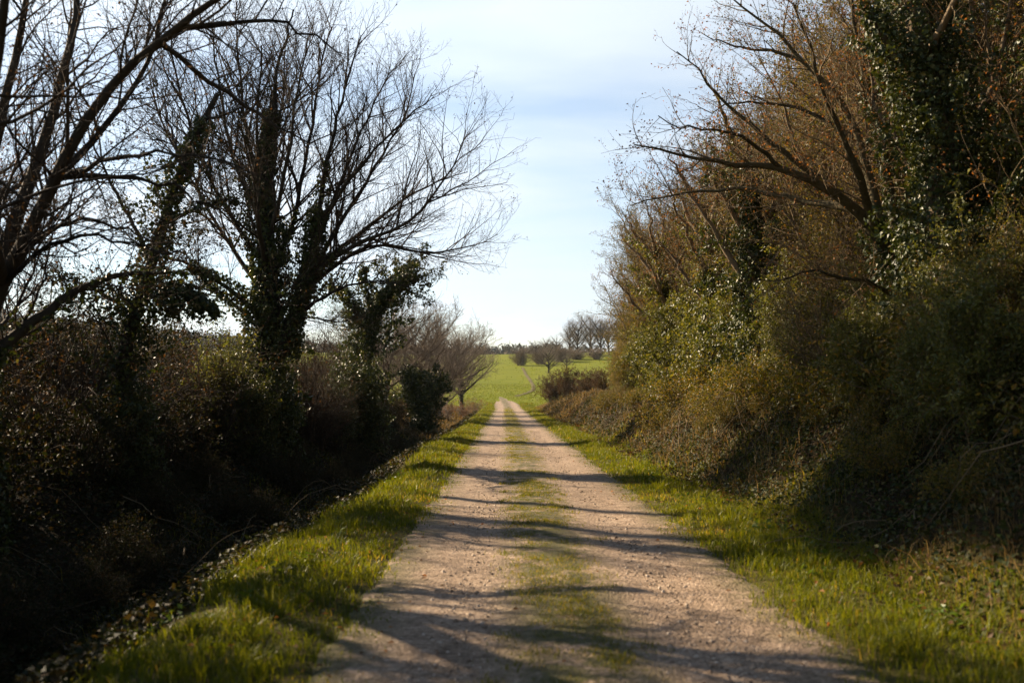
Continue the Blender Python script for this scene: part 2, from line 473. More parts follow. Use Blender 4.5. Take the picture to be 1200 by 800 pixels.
# gravel lane: its own sheet with ragged edges
py = np.concatenate([np.arange(-4, 40, .12), np.arange(40, 141, .3)])
u = np.linspace(0, 1, 46)
YY, UU = np.meshgrid(py, u, indexing='ij')
wL = PATH_L - .24 + .22 * (fbm(YY * .8, YY * 0 + 2, 41) - .5) + .10 * (vnoise(YY * 5, YY * 0 + 1, 43) - .5)
wR = PATH_R + .24 + .26 * (fbm(YY * .7, YY * 0 + 7, 47) - .5) + .10 * (vnoise(YY * 5, YY * 0 + 8, 49) - .5)
nar = np.clip((142 - YY) / 18, .12, 1)
XX0 = .52 + (wL + UU * (wR - wL) - .52) * nar
XX = XX0 + lane_c(YY)
rut = -.018 * (np.exp(-((XX0 + .28) / .33) ** 2) + np.exp(-((XX0 - 1.32) / .33) ** 2)) + .012 * np.exp(-((XX0 - .48) / .3) ** 2)
edge = np.minimum(UU, 1 - UU) * (wR - wL)
ZZ = H(XX, YY) + rut + (fbm(XX * 2.2, YY * 2.2, 51) - .5) * .012 - .05 * np.clip(1 - edge / .12, 0, 1) + .006
V = np.stack([XX, YY, ZZ], -1).reshape(-1, 3)
ny, nx = YY.shape
ii = (np.arange(ny - 1)[:, None] * nx + np.arange(nx - 1)[None, :]).ravel()
a = Acc(); a.add(V, np.stack([ii, ii + 1, ii + nx + 1, ii + nx], 1), None, XX0.ravel())
tag(a.build('gravel_path', M_GRAVEL, smooth=True), kind='structure')


def lane_surf(X, Y):
    return H(X, Y) - .012


# worn earth track that climbs the field
cl = resample([at(604, 466, 142)[:2].tolist() + [0], at(625, 459, 165)[:2].tolist() + [0], at(617, 443, 215)[:2].tolist() + [0], at(612, 434, 250)[:2].tolist() + [0]], 60)
acc = Acc(); xs_ = []
tt = unit(np.gradient(cl, axis=0)); sd = np.stack([tt[:, 1], -tt[:, 0], 0 * tt[:, 0]], 1)
ring = []
for o_ in np.linspace(-.34, .34, 5):
    p = cl + sd * (o_ * (1 + .4 * (rng.random((60, 1)) - .5)))
    p[:, 2] = H(p[:, 0], p[:, 1]) + .09 - .08 * abs(o_)
    ring.append(p)
ring = np.stack(ring, 1)
ii = (np.arange(59)[:, None] * 5 + np.arange(4)[None]).ravel()
acc.add(ring, np.stack([ii, ii + 1, ii + 6, ii + 5], 1), None, rng.random(300))
tag(acc.build('worn_track', M_TRACK, smooth=True), kind='structure')

# loose stones on the lane
n = 30000
Y = 3.2 + 42 * rng.random(n) ** 1.8; X = PATH_L - .1 + (PATH_R - PATH_L + .2) * rng.random(n)
keep = rng.random(n) < .35 + .65 * fbm(X * 1.5, Y * 1.5, 61)
X, Y = X[keep], Y[keep]; n = len(X)
oc = np.array([[1, 0, 0], [-1, 0, 0], [0, 1, 0], [0, -1, 0], [0, 0, 1], [0, 0, -1.]])
of = np.array([[0, 2, 4], [2, 1, 4], [1, 3, 4], [3, 0, 4], [2, 0, 5], [1, 2, 5], [3, 1, 5], [0, 3, 5]])
sz = .005 + .017 * rng.random(n) ** 3
an = rng.random(n) * PI
vv = oc[None] * sz[:, None, None] * (.6 + .7 * rng.random((n, 6, 1)))
ca, sa = np.cos(an)[:, None], np.sin(an)[:, None]
vx = vv[..., 0] * ca - vv[..., 1] * sa; vy = vv[..., 0] * sa + vv[..., 1] * ca
V = np.stack([vx + X[:, None], vy + Y[:, None], vv[..., 2] * .7 + (lane_surf(X, Y) + sz * .35)[:, None]], -1)
a = Acc(); a.add(V, None, (np.arange(n)[:, None, None] * 6 + of[None]).reshape(-1, 3), np.repeat(rng.random(n), 6))
tag(a.build('loose_gravel', M_STONE), kind='stuff')

# ------------------------------------------------------------------ grass
def scatter(x0, x1, y0, y1, dens, f=None):
    n = int((x1 - x0) * (y1 - y0) * dens)
    X = x0 + (x1 - x0) * rng.random(n); Y = y0 + (y1 - y0) * rng.random(n)
    if f is not None:
        k = rng.random(n) < f(X, Y); X, Y = X[k], Y[k]
    return X, Y


gr = Acc()
def verge_f(X, Y):
    c = .52 + lane_c(Y)
    d = np.abs(X - c)
    edge = np.clip((d - 1.16 - .75 * (fbm(X * 1.4 + np.sign(X - c) * 3, Y * 1.1, 71) - .4)) / .62, 0, 1) ** 1.6
    return edge * (.35 + .9 * fbm(X * 1.6, Y * 1.6, 73)) * np.clip((X + 2.55 + 1.3 * (fbm(X * .4, Y * .8, 74) - .5)) / .5, 0, 1)


for (y0, y1, dens, hs, ws) in ((3, 9, 1900, 1., 1.), (9, 18, 1300, 1., 1.3), (18, 36, 620, 1.05, 1.9), (36, 70, 280, 1.1, 3.0), (70, 128, 110, 1.2, 5.)):
    for (x0, x1) in ((-3.1, -.7), (1.75, 3.7)):
        X, Y = scatter(x0, x1, y0, y1, dens, verge_f)
        cl_ = fbm(X * 1.1, Y * 1.1, 77)
        cl2 = fbm(X * 3.3, Y * 3.3, 78)
        h = (.025 + .13 * np.clip(cl_ * 1.2 + cl2 * 1.2 - .85, 0, 1) + .035 * rng.random(len(X))) * hs
        h *= .45 + .55 * np.clip((np.abs(X - .52 - lane_c(Y)) - 1.4) / .45, 0, 1)
        var = np.clip(.25 + .5 * rng.random(len(X)) + .6 * (fbm(X * .6, Y * .6, 79) - .5) + .5 * (rng.random(len(X)) < .04 + .35 * np.clip(fbm(X * 1.3, Y * 1.1, 131) * 3 - 1.6, 0, 1)), 0, 1)
        blades(gr, X, Y, h, (.006 + .004 * rng.random(len(X))) * ws, .9, var=var)
# long tufts on the verge
for (y0, y1, nt_) in ((4, 14, 46), (14, 40, 90), (40, 110, 110)):
    for s in (0, 1):
        for q in range(nt_):
            cy = y0 + (y1 - y0) * rng.random(); cx = (-2.5 + 1.1 * rng.random()) if s == 0 else (2.3 + 1.4 * rng.random())
            m_ = 60 if y1 < 20 else (36 if y1 < 50 else 20)
            X = cx + rng.normal(size=m_) * .09; Y = cy + rng.normal(size=m_) * .09
            blades(gr, X, Y, .10 + .15 * rng.random(m_), np.full(m_, .008 if y1 < 20 else .014), 1.0, var=np.clip(.35 + .4 * rng.random(m_), 0, 1))
tag(gr.build('verge_grass', M_GRASS), kind='stuff')

# sparse grass down the middle of the lane
mg = Acc()
def mid_f(X, Y):
    return np.exp(-((X - .46) / .28) ** 2) * np.clip(fbm(X * 2.2, Y * 1.3, 83, 4) * 8 - 3.1, .05, 1)


for (y0, y1, dens, ws) in ((3.5, 12, 4000, 1.), (12, 30, 3000, 1.7), (30, 118, 1100, 3.4)):
    X, Y = scatter(-.3, 1.2, y0, y1, dens, mid_f)
    blades(mg, X, Y, .018 + .052 * rng.random(len(X)) * np.clip(fbm(X * 2, Y * 2, 85) * 2 - .3, .2, 1), (.005 + .003 * rng.random(len(X))) * ws, 1.1, z0=lane_surf(X, Y) + .012,
           var=np.clip(.45 + .55 * rng.random(len(X)), 0, 1))
for q in range(700):
    cy = 4 + 100 * rng.random() ** 1.8; cx = .46 + .24 * rng.normal()
    if fbm(np.array([cx * 2.2]), np.array([cy * 1.3]), 83, 4)[0] < .43: continue
    m_ = 46 if cy < 20 else 24
    X = cx + rng.normal(size=m_) * .05; Y = cy + rng.normal(size=m_) * .06
    blades(mg, X, Y, .02 + .055 * rng.random(m_), np.full(m_, .0055 if cy < 14 else .009), 1.3, z0=lane_surf(X, Y) + .012, var=np.clip(.3 + .7 * rng.random(m_) ** 1.2, 0, 1))
tag(mg.build('strip_grass', M_GRASS), kind='stuff')

# field grass tufts at the end of the lane
fg = Acc()
def field_f(X, Y):
    return (np.abs(X - .52 - lane_c(Y)) > 1.5) * 1.0


X, Y = scatter(-16, 18, 112, 180, 8, lambda X, Y: 1.0 * ((np.abs(X - .52 - lane_c(Y)) > 1.5 * np.clip((142 - Y) / 18, 0, 1) + .1)))
blades(fg, X, Y, .10 + .12 * rng.random(len(X)), np.full(len(X), .06), 1.0)
X, Y = scatter(-40, 60, 180, 330, .12)
blades(fg, X, Y, .10 + .16 * rng.random(len(X)), np.full(len(X), .16), 1.0)
tag(fg.build('field_grass', M_FIELDG), kind='stuff')

# ------------------------------------------------------------------ bank cover
def slope_leaves(acc, X, Y, size, hmax, var=None):
    n = len(X)
    z = H(X, Y) + hmax * rng.random(n) ** 1.5
    P = np.stack([X, Y, z], 1)
    e = .1
    nx_ = -(H(X + e, Y) - H(X - e, Y)) / (2 * e); ny_ = -(H(X, Y + e) - H(X, Y - e)) / (2 * e)
    Nn = unit(np.stack([nx_, ny_, np.ones(n)], 1)) + rng.normal(size=(n, 3)) * .55
    D = rng.normal(size=(n, 3)); D[:, 2] *= .5
    leafcards(acc, P, D, unit(Nn), size * (.6 + .8 * rng.random(n)), .8, .3, var)


iv = Acc()
def bank_iv(X, Y):
    return np.clip(fbm(X * .6, Y * .45, 91) * 2.6 - .6, .05, 1) * np.clip((X - 3.25) / .5, 0, 1)


for (y0, y1, dens, sz) in ((5, 14, 900, .05), (14, 30, 520, .06), (30, 60, 160, .085), (60, 100, 55, .12)):
    X, Y = scatter(3.2, 7.5, y0, y1, dens, bank_iv)
    slope_leaves(iv, X, Y, sz, .22)
tag(iv.build('bank_ivy_cover', M_COVER), kind='stuff')

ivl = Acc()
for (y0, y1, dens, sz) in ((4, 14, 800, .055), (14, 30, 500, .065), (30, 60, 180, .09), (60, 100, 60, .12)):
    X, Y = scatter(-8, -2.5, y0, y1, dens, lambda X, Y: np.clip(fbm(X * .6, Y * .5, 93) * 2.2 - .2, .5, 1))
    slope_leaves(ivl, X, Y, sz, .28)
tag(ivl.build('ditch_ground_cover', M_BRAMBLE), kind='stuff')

lit = Acc()   # brown leaf litter and dead bracken bits on the slopes
for (x0, x1) in ((3.1, 7.6),):
    for (y0, y1, dens, sz) in ((4, 16, 260, .045), (16, 45, 150, .06), (45, 100, 55, .10)):
        X, Y = scatter(x0, x1, y0, y1, dens, lambda X, Y: np.clip(fbm(X * .8, Y * .6, 95) * 2.4 - .5, .1, 1))
        slope_leaves(lit, X, Y, sz, .16)
tag(lit.build('leaf_litter', M_DULL), kind='stuff')

fv = Acc()
X, Y = scatter(-2.4, 3.6, 3.5, 40, 26, lambda X, Y: np.clip((np.abs(X - .52) - .7) / 1.2, .06, 1) * np.clip(fbm(X * .9, Y * .7, 121) * 3 - 1, .05, 1))
P = np.stack([X, Y, H(X, Y) + .012 + .05 * rng.random(len(X)) * (np.abs(X - .52) > 1.6)], 1)
leafcards(fv, P, np.stack([rng.normal(size=len(X)), rng.normal(size=len(X)), .15 * rng.normal(size=len(X))], 1), unit(np.stack([.4 * rng.normal(size=len(X)), .4 * rng.normal(size=len(X)), np.ones(len(X))], 1)), .025 + .035 * rng.random(len(X)), .6, .35)
tag(fv.build('fallen_leaves', M_DEAD), kind='stuff')

dg = Acc()    # dry grass on the sunny bank and its foot
def dry_f(X, Y):
    return np.clip((X - 3.2) / .5, 0, 1) * np.clip(fbm(X * .7 + 4, Y * .5, 97) * 3.2 - 1.1, .06, 1)


for (y0, y1, dens, ws) in ((5, 14, 480, 1.), (14, 32, 170, 1.6), (32, 60, 90, 2.6), (60, 115, 60, 4.5)):
    X, Y = scatter(3.3, 7.2, y0, y1, dens, dry_f)
    blades(dg, X, Y, (.12 + .38 * rng.random(len(X)) ** 1.6) * (.6 if y1 < 15 else 1), (.005 + .004 * rng.random(len(X))) * ws, 1.3)
for (y0, y1, dens, ws) in ((48, 70, 60, 2.5), (70, 118, 50, 4.5)):
    X, Y = scatter(-9, -3.2, y0, y1, dens, lambda X, Y: np.clip(fbm(X * .5 + 4, Y * .4, 98) * 3 - 1, .05, 1))
    blades(dg, X, Y, .15 + .45 * rng.random(len(X)), (.006 + .004 * rng.random(len(X))) * ws, 1.2)
tag(dg.build('dry_bank_grass', M_DRY), kind='stuff')

gb = Acc()    # green grass patches on the right bank and in the ditch
for (x0, x1, y0, y1, dens, ws, thr) in ((3.4, 5.6, 5, 16, 420, 1., 1.3), (3.4, 5.6, 16, 45, 150, 2.2, 1.3), (-5.4, -2.6, 4, 20, 300, 1.2, 1.35), (-5.4, -2.6, 20, 60, 140, 2.6, 1.3)):
    X, Y = scatter(x0, x1, y0, y1, dens, lambda X, Y: np.clip(fbm(X * .7 + 14, Y * .6, 101) * 4 - 4 * thr / 2.6, 0, 1))
    blades(gb, X, Y, .10 + .20 * rng.random(len(X)), (.006 + .004 * rng.random(len(X))) * ws, 1.1)
tag(gb.build('bank_grass', M_GRASS), kind='stuff')

# broad-leaved weeds at the foot of the bank
wd = Acc()
for q in range(120):
    cy = 7 + 45 * rng.random() ** 1.6; cx = 2.6 + 1.6 * rng.random()
    if q % 3 == 0: cx = -2.7 + .9 * rng.random()
    m_ = 16 if cy < 20 else 10
    hh = .06 + .12 * rng.random()
    X = cx + rng.normal(size=m_) * .07; Y = cy + rng.normal(size=m_) * .07
    P = np.stack([X, Y, H(X, Y) + hh * rng.random(m_)], 1)
    D = np.stack([rng.normal(size=m_), rng.normal(size=m_), .25 + .4 * rng.normal(size=m_)], 1)
    Nn = np.stack([.4 * rng.normal(size=m_), .4 * rng.normal(size=m_), np.ones(m_)], 1)
    leafcards(wd, P, D, Nn, .035 + .055 * rng.random(m_), .6, .3)
tag(wd.build('verge_weeds', M_WEED), kind='stuff')


# ------------------------------------------------------------------ trees
def limb(pts, r0, r1, n=14, wob=.03):
    """pts: list of (px, py, D)"""
    P = resample([at(*p) for p in pts], n)
    P[1:] += rng.normal(size=(n - 1, 3)) * wob * np.linspace(.3, 1, n - 1)[:, None]
    R = r0 + (r1 - r0) * np.linspace(0, 1, n) ** .8
    return P, R


def stack_limbs(ls):
    return np.stack([l[0] for l in ls]), np.stack([l[1] for l in ls])


def ivy_on(acc, P, R, n, thick, size, t0=0., t1=1., seed=0, hang=.6, clump=1.3, tip_thin=.35):
    """leaves around one polyline"""
    t = t0 + (t1 - t0) * rng.random(n)
    m = len(P); f = t * (m - 1); i = np.minimum(f.astype(int), m - 2); w = f - i
    c = P[i] * (1 - w[:, None]) + P[i + 1] * w[:, None]; r = R[i] * (1 - w) + R[i + 1] * w
    T = unit(P[i + 1] - P[i])
    rv = unit(np.cross(T, rng.normal(size=T.shape)))
    th = thick * (1 - (1 - tip_thin) * (t - t0) / max(t1 - t0, .01))
    nz = noise3(c + rv * .6, clump, seed)
    dist = r + th * (.12 + 1.25 * np.clip(nz * 1.5 - .3, 0, 1.1)) * (.35 + .65 * rng.random(n) ** .5)
    p = c + rv * dist[:, None] + rng.normal(size=c.shape) * th[:, None] * .10
    Nn = rv + rng.normal(size=rv.shape) * .55 + np.array([0, 0, .25])
    D = rng.normal(size=rv.shape) * .7 + np.array([0, 0, -hang]) + rv * .2
    leafcards(acc, p, D, unit(Nn), size * (.55 + .9 * rng.random(n)), .85, .25)


def ivy_many(acc, P, R, n, thick, size, seed=0.):
    idx = rng.integers(0, len(P), n); m = P.shape[1]
    t = rng.random(n) ** .8; f = t * (m - 1); i = np.minimum(f.astype(int), m - 2); w = (f - i)[:, None]
    c = P[idx, i] * (1 - w) + P[idx, i + 1] * w
    v = unit(rng.normal(size=(n, 3)))
    p = c + v * (thick * (1.1 - .7 * t) * rng.random(n) ** .5)[:, None]
    D = rng.normal(size=(n, 3)) * .7 + np.array([0, 0, -.5]); Nn = v + rng.normal(size=(n, 3)) * .5 + np.array([0, 0, .3])
    leafcards(acc, p, D, unit(Nn), size * (.4 + 1.1 * rng.random(n)), .85, .25)


def twig_leaves(acc, P, R, n, size, spread_=.05, droop=.3):
    idx = rng.integers(0, len(P), n); m = P.shape[1]
    f = (.15 + .85 * rng.random(n)) * (m - 1); i = np.minimum(f.astype(int), m - 2); w = (f - i)[:, None]
    p = P[idx, i] * (1 - w) + P[idx, i + 1] * w + rng.normal(size=(n, 3)) * spread_
    D = rng.normal(size=(n, 3)) + np.array([0, 0, -droop]); Nn = rng.normal(size=(n, 3))
    leafcards(acc, p, D, unit(Nn), size * (.5 + rng.random(n)), .55, .3)


def make_tree(name, label, cat, base, trunk_ls, branch_ls, cfg, mats, ivy=None, leaves=None, group=None, auto=None, leafmat=None, bushy=None):
    """trunk_ls / branch_ls : lists of (P, R). cfg : list of sprout kwargs."""
    root = empty(name, base, label, cat, group)
    kids = []
    tr = Acc()
    if auto:
        for P, R in list(trunk_ls):
            C, CR = sprout(P[None], R[None], n=14, **auto)
            branch_ls = branch_ls + [(p, r) for p, r in zip(C, CR)]
    for P, R in trunk_ls + branch_ls:
        tubes(tr, P[None], R[None], 9 if R[0] > .05 else 6, .18)
    kids.append(tr.build('trunk', mats[0], root, base, True))
    cr = Acc()
    Ls = branch_ls if branch_ls else trunk_ls
    P, R = stack_limbs(Ls)
    levels = [(P, R)]
    for c in cfg:
        c = dict(c); sides = c.pop('k_', 4); both = c.pop('both', False)
        if both and len(levels) > 1:
            Pa, Ra = levels[-1]; Pb, Rb = levels[-2]
            P2, R2 = sprout(Pa, Ra, **c); P3, R3 = sprout(Pb, Rb, **c)
            P2 = np.concatenate([P2, P3]); R2 = np.concatenate([R2, R3])
        else:
            P2, R2 = sprout(*levels[-1], **c)
        tubes(cr, P2, R2, sides)
        levels.append((P2, R2))
    if cr.n: kids.append(cr.build('crown', mats[1], root, base, True))
    if ivy:
        ia = Acc()
        for it in ivy: ivy_on(ia, *it[0], **it[1])
        if bushy:       # ivy side shoots standing off the trunk: an uneven outline
            bushy = dict(bushy); cnt = bushy.pop('count'); th = bushy.pop('thick'); sz = bushy.pop('size'); up_to = bushy.pop('t1', 1.)
            for (P_, R_) in trunk_ls:
                m_ = max(4, int(len(P_) * up_to))
                C, CR = sprout(P_[None, :m_], R_[None, :m_], n=6, ang=(68, 18), up=.15, jit=.22, rmin=.006, ratio=1., kmax=200, tmin=.04, **bushy)
                tubes(ia, C, CR, 3); ivy_many(ia, C, CR, int(cnt * len(C)), th, sz)
        kids.append(ia.build('ivy', mats[2], root, base))
    if leaves:
        la = Acc()
        for (lev, cnt, size) in leaves: twig_leaves(la, *levels[lev], cnt, size)
        if leafmat: kids.append(la.build('foliage', leafmat, root, base))
        else: kids.append(la.build('dead_leaves' if len(mats) < 4 else 'foliage', mats[3] if len(mats) > 3 else M_DEAD, root, base))
    KIDS[root.name] = kids
    return root, levels


def gz(x, y): return float(H(np.array([x]), np.array([y]))[0])


def ground_at(px, D):
    p = at(px, 500, D); return np.array([p[0], D, gz(p[0], D)])


# --- 1. big bare tree at the edge of the frame (left, 11 m)
D = 11.
b = ground_at(-40, D); b[2] -= .1
T1 = [(resample([b, at(-34, 440, D), at(-25, 400, D)], 8), np.linspace(.30, .24, 8))]
B1 = [
    limb([(-28, 415, D), (0, 335, D), (40, 262, D - .2), (90, 165, D - .5), (150, 80, D - .7), (220, 26, D - 1), (300, -40, D - 1.2)], .108, .022),
    limb([(-26, 405, D), (5, 300, D + .2), (45, 185, D + .4), (72, 90, D + .6), (88, 0, D + .8), (100, -90, D + 1)], .108, .022),
    limb([(-30, 410, D), (-22, 250, D + .5), (5, 120, D + .6), (25, 20, D + .7), (40, -80, D + .8)], .108, .022),
    limb([(-34, 440, D), (8, 404, D + .2), (50, 365, D + .4), (95, 338, D + .7), (150, 320, D + 1), (220, 318, D + 1.2)], .09, .015),
    limb([(26, 285, D - .1), (75, 200, D + .4), (130, 140, D + .8), (180, 50, D + 1.1), (200, -30, D + 1.3)], .06, .015),
    limb([(125, 108, D - .6), (185, 54, D - .3), (240, 92, D + .2), (290, 125, D + .5), (360, 165, D + .9)], .05, .01),
    limb([(62, 210, D - .3), (120, 205, D - .1), (190, 215, D), (260, 250, D + .2)], .04, .008),
    limb([(20, 300, D), (70, 262, D + .3), (120, 258, D + .6), (190, 285, D + .9)], .04, .008),
    limb([(-10, 350, D), (-60, 240, D - 1), (-90, 90, D - 1.6), (-100, -60, D - 2)], .10, .025),
    limb([(-20, 390, D), (-120, 300, D + .5), (-220, 170, D + 1), (-300, 40, D + 1)], .11, .03),
    limb([(178, 55, D - .8), (240, 28, D - .6), (330, 30, D - .2), (400, 60, D + .2)], .04, .008),
    limb([(0, 330, D), (-30, 200, D - 2.), (0, 60, D - 3), (20, -100, D - 3.6)], .10, .025),
    limb([(-20, 390, D), (10, 372, D + 1), (45, 300, D + 1.6), (62, 240, D + 1.9), (66, 190, D + 2)], .03, .008),
    limb([(20, 395, D + .3), (50, 330, D + .8), (58, 280, D + 1), (62, 235, D + 1.1)], .025, .006),
    limb([(60, 215, D), (130, 185, D - .6), (215, 180, D - 1), (300, 200, D - 1.1)], .035, .007),
    limb([(0, 335, D), (60, 285, D - .5), (130, 280, D - .8), (210, 300, D - 1)], .035, .007),
]
for_ = dict(per_m=3.4, kmax=24, tmin=.15, ang=(46, 14), up=.16, ratio=.40, n=8, jit=.17, rmin=.007, lmax=2.4, k_=5)
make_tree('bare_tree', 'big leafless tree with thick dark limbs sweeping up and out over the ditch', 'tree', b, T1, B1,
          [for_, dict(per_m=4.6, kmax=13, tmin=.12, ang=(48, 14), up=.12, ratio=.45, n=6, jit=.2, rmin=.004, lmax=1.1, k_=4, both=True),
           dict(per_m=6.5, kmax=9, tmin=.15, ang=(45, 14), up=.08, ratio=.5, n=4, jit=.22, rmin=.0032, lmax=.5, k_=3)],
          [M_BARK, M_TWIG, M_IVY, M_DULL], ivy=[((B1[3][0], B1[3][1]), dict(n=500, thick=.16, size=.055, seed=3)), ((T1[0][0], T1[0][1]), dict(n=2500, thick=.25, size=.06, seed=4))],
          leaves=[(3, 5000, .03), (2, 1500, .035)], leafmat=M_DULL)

# --- 2. slender ivy-clad tree (left, 16 m)
D = 16.
b = ground_at(128, D); b[2] -= .1
T2 = [(lambda q: (q, np.linspace(.15, .04, 18)))(resample([b, at(143, 440, D), at(152, 390, D), at(175, 318, D), at(203, 225, D), at(232, 155, D), at(255, 110, D + .1)], 18))]
B2 = [limb([(178, 310, D), (150, 250, D + .4), (120, 200, D + .5), (105, 150, D + .6)], .05, .012),
      limb([(190, 265, D), (235, 240, D - .4), (280, 235, D - .5)], .04, .01),
      limb([(165, 350, D), (215, 345, D - .3), (255, 360, D - .5)], .045, .012),
      limb([(160, 370, D), (110, 340, D + .3), (60, 320, D + .4)], .045, .01),
      limb([(215, 195, D), (200, 150, D + .3), (190, 100, D + .4)], .035, .008),
      limb([(240, 140, D), (275, 130, D - .2), (310, 105, D - .3)], .03, .006)]
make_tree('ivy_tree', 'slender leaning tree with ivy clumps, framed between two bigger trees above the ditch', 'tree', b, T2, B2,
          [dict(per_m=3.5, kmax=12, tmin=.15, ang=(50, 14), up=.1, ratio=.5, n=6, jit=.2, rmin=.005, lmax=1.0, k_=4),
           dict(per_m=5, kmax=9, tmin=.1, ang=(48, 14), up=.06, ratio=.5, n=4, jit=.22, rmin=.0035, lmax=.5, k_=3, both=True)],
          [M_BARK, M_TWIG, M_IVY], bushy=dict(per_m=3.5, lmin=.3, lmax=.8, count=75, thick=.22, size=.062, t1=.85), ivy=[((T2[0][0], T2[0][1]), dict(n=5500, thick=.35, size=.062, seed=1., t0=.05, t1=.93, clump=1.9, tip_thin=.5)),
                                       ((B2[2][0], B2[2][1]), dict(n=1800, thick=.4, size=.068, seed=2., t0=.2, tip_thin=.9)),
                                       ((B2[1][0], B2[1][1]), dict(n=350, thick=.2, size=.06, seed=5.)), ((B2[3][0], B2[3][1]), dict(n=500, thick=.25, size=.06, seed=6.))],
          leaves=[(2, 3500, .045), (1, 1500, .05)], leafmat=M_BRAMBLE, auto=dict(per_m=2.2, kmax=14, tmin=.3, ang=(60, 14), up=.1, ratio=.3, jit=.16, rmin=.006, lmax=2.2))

# --- 3. the tall fan-shaped ivy-trunked tree (left, 25 m)
D = 25.
b = ground_at(316, D); b[2] -= .15
T3 = [(lambda q: (q, np.linspace(.42, .10, 20)))(resample([b, at(315, 470, D), at(313, 400, D), at(314, 330, D), at(310, 250, D), at(313, 180, D), at(322, 110, D + .2)], 20)),
      (lambda q: (q, np.linspace(.22, .10, 10)))(resample([at(330, 415, D), at(352, 350, D - .2), at(366, 300, D - .3), at(373, 245, D - .4)], 10))]
B3 = [
    limb([(320, 130, D), (326, 70, D + .2), (338, 40, D + .3), (342, 12, D + .4)], 0.065, .02),
    limb([(373, 250, D - .4), (386, 175, D - .5), (404, 105, D - .7), (422, 40, D - .8)], 0.065, .015),
    limb([(366, 300, D - .3), (395, 225, D - .2), (425, 150, D), (450, 95, D + .2), (470, 75, D + .3)], 0.065, .012),
    limb([(360, 325, D - .3), (400, 260, D + .2), (440, 195, D + .6), (475, 130, D + .9), (487, 85, D + 1)], 0.072, .012),
    limb([(356, 330, D - .3), (410, 290, D - .6), (470, 265, D - 1), (505, 235, D - 1.2), (535, 185, D - 1.4), (545, 150, D - 1.5)], 0.079, .01),
    limb([(352, 345, D - .3), (400, 305, D), (440, 287, D + .3), (500, 296, D + .6), (545, 290, D + .8), (582, 275, D + .9)], 0.072, .008),
    limb([(318, 330, D), (345, 250, D + .6), (365, 150, D + 1), (378, 70, D + 1.2), (390, 30, D + 1.3)], 0.079, .015),
    limb([(312, 290, D), (335, 200, D - 1), (348, 110, D - 1.5), (362, 45, D - 1.8)], 0.072, .015),
    limb([(310, 240, D), (290, 160, D + .8), (280, 80, D + 1.2), (275, 0, D + 1.5)], 0.065, .015),
    limb([(310, 270, D), (275, 190, D - .8), (258, 110, D - 1.2), (250, 30, D - 1.5)], 0.065, .015),
    limb([(310, 310, D), (262, 240, D + .3), (228, 165, D + .5), (205, 85, D + .6), (196, 15, D + .6)], 0.072, .015),
    limb([(308, 345, D), (262, 275, D + 1.2), (222, 205, D + 2), (185, 130, D + 2.5), (170, 60, D + 2.7)], 0.072, .012),
    limb([(306, 370, D), (262, 335, D - .6), (222, 310, D - 1), (175, 295, D - 1.3), (130, 255, D - 1.5)], 0.072, .01),
    limb([(305, 385, D), (268, 352, D + .6), (235, 335, D + 1), (190, 330, D + 1.4)], .07, .01),
    limb([(316, 300, D), (318, 220, D + 1.6), (330, 120, D + 2.5), (335, 50, D + 3)], 0.079, .015),
    limb([(312, 320, D), (300, 230, D - 1.8), (302, 130, D - 2.7), (305, 55, D - 3)], 0.079, .015),
    limb([(373, 262, D - .4), (415, 205, D - .8), (465, 150, D - 1.), (510, 108, D - 1.2)], .06, .01),
    limb([(362, 318, D - .3), (420, 275, D + .4), (485, 225, D + .9), (548, 200, D + 1.2)], .07, .009),
    limb([(345, 370, D), (395, 340, D - 1.), (440, 330, D - 1.6), (485, 335, D - 2)], .06, .008),
]
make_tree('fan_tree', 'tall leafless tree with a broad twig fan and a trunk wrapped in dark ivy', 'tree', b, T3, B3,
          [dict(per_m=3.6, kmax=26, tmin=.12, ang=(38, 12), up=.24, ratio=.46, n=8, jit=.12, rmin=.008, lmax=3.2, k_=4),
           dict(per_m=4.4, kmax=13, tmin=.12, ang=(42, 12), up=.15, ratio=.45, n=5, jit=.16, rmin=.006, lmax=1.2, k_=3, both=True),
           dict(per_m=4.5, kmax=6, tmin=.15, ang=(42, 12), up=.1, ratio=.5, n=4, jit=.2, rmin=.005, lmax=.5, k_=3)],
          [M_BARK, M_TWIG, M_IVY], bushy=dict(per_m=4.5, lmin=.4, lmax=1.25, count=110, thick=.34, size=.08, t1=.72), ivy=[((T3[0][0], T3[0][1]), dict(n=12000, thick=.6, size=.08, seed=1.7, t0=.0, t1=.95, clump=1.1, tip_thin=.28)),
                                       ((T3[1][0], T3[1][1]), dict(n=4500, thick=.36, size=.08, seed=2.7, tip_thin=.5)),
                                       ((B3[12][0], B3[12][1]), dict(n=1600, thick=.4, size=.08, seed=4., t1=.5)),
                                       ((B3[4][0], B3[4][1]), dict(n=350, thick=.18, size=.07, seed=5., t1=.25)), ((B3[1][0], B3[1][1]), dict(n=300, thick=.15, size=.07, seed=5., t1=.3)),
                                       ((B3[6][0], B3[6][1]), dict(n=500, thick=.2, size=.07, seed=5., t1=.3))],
          leaves=[(3, 9000, .035), (2, 2500, .045)], leafmat=M_DULL, auto=dict(per_m=1.6, kmax=12, tmin=.3, ang=(55, 12), up=.12, ratio=.45, jit=.1, rmin=.01, lmax=3.2))

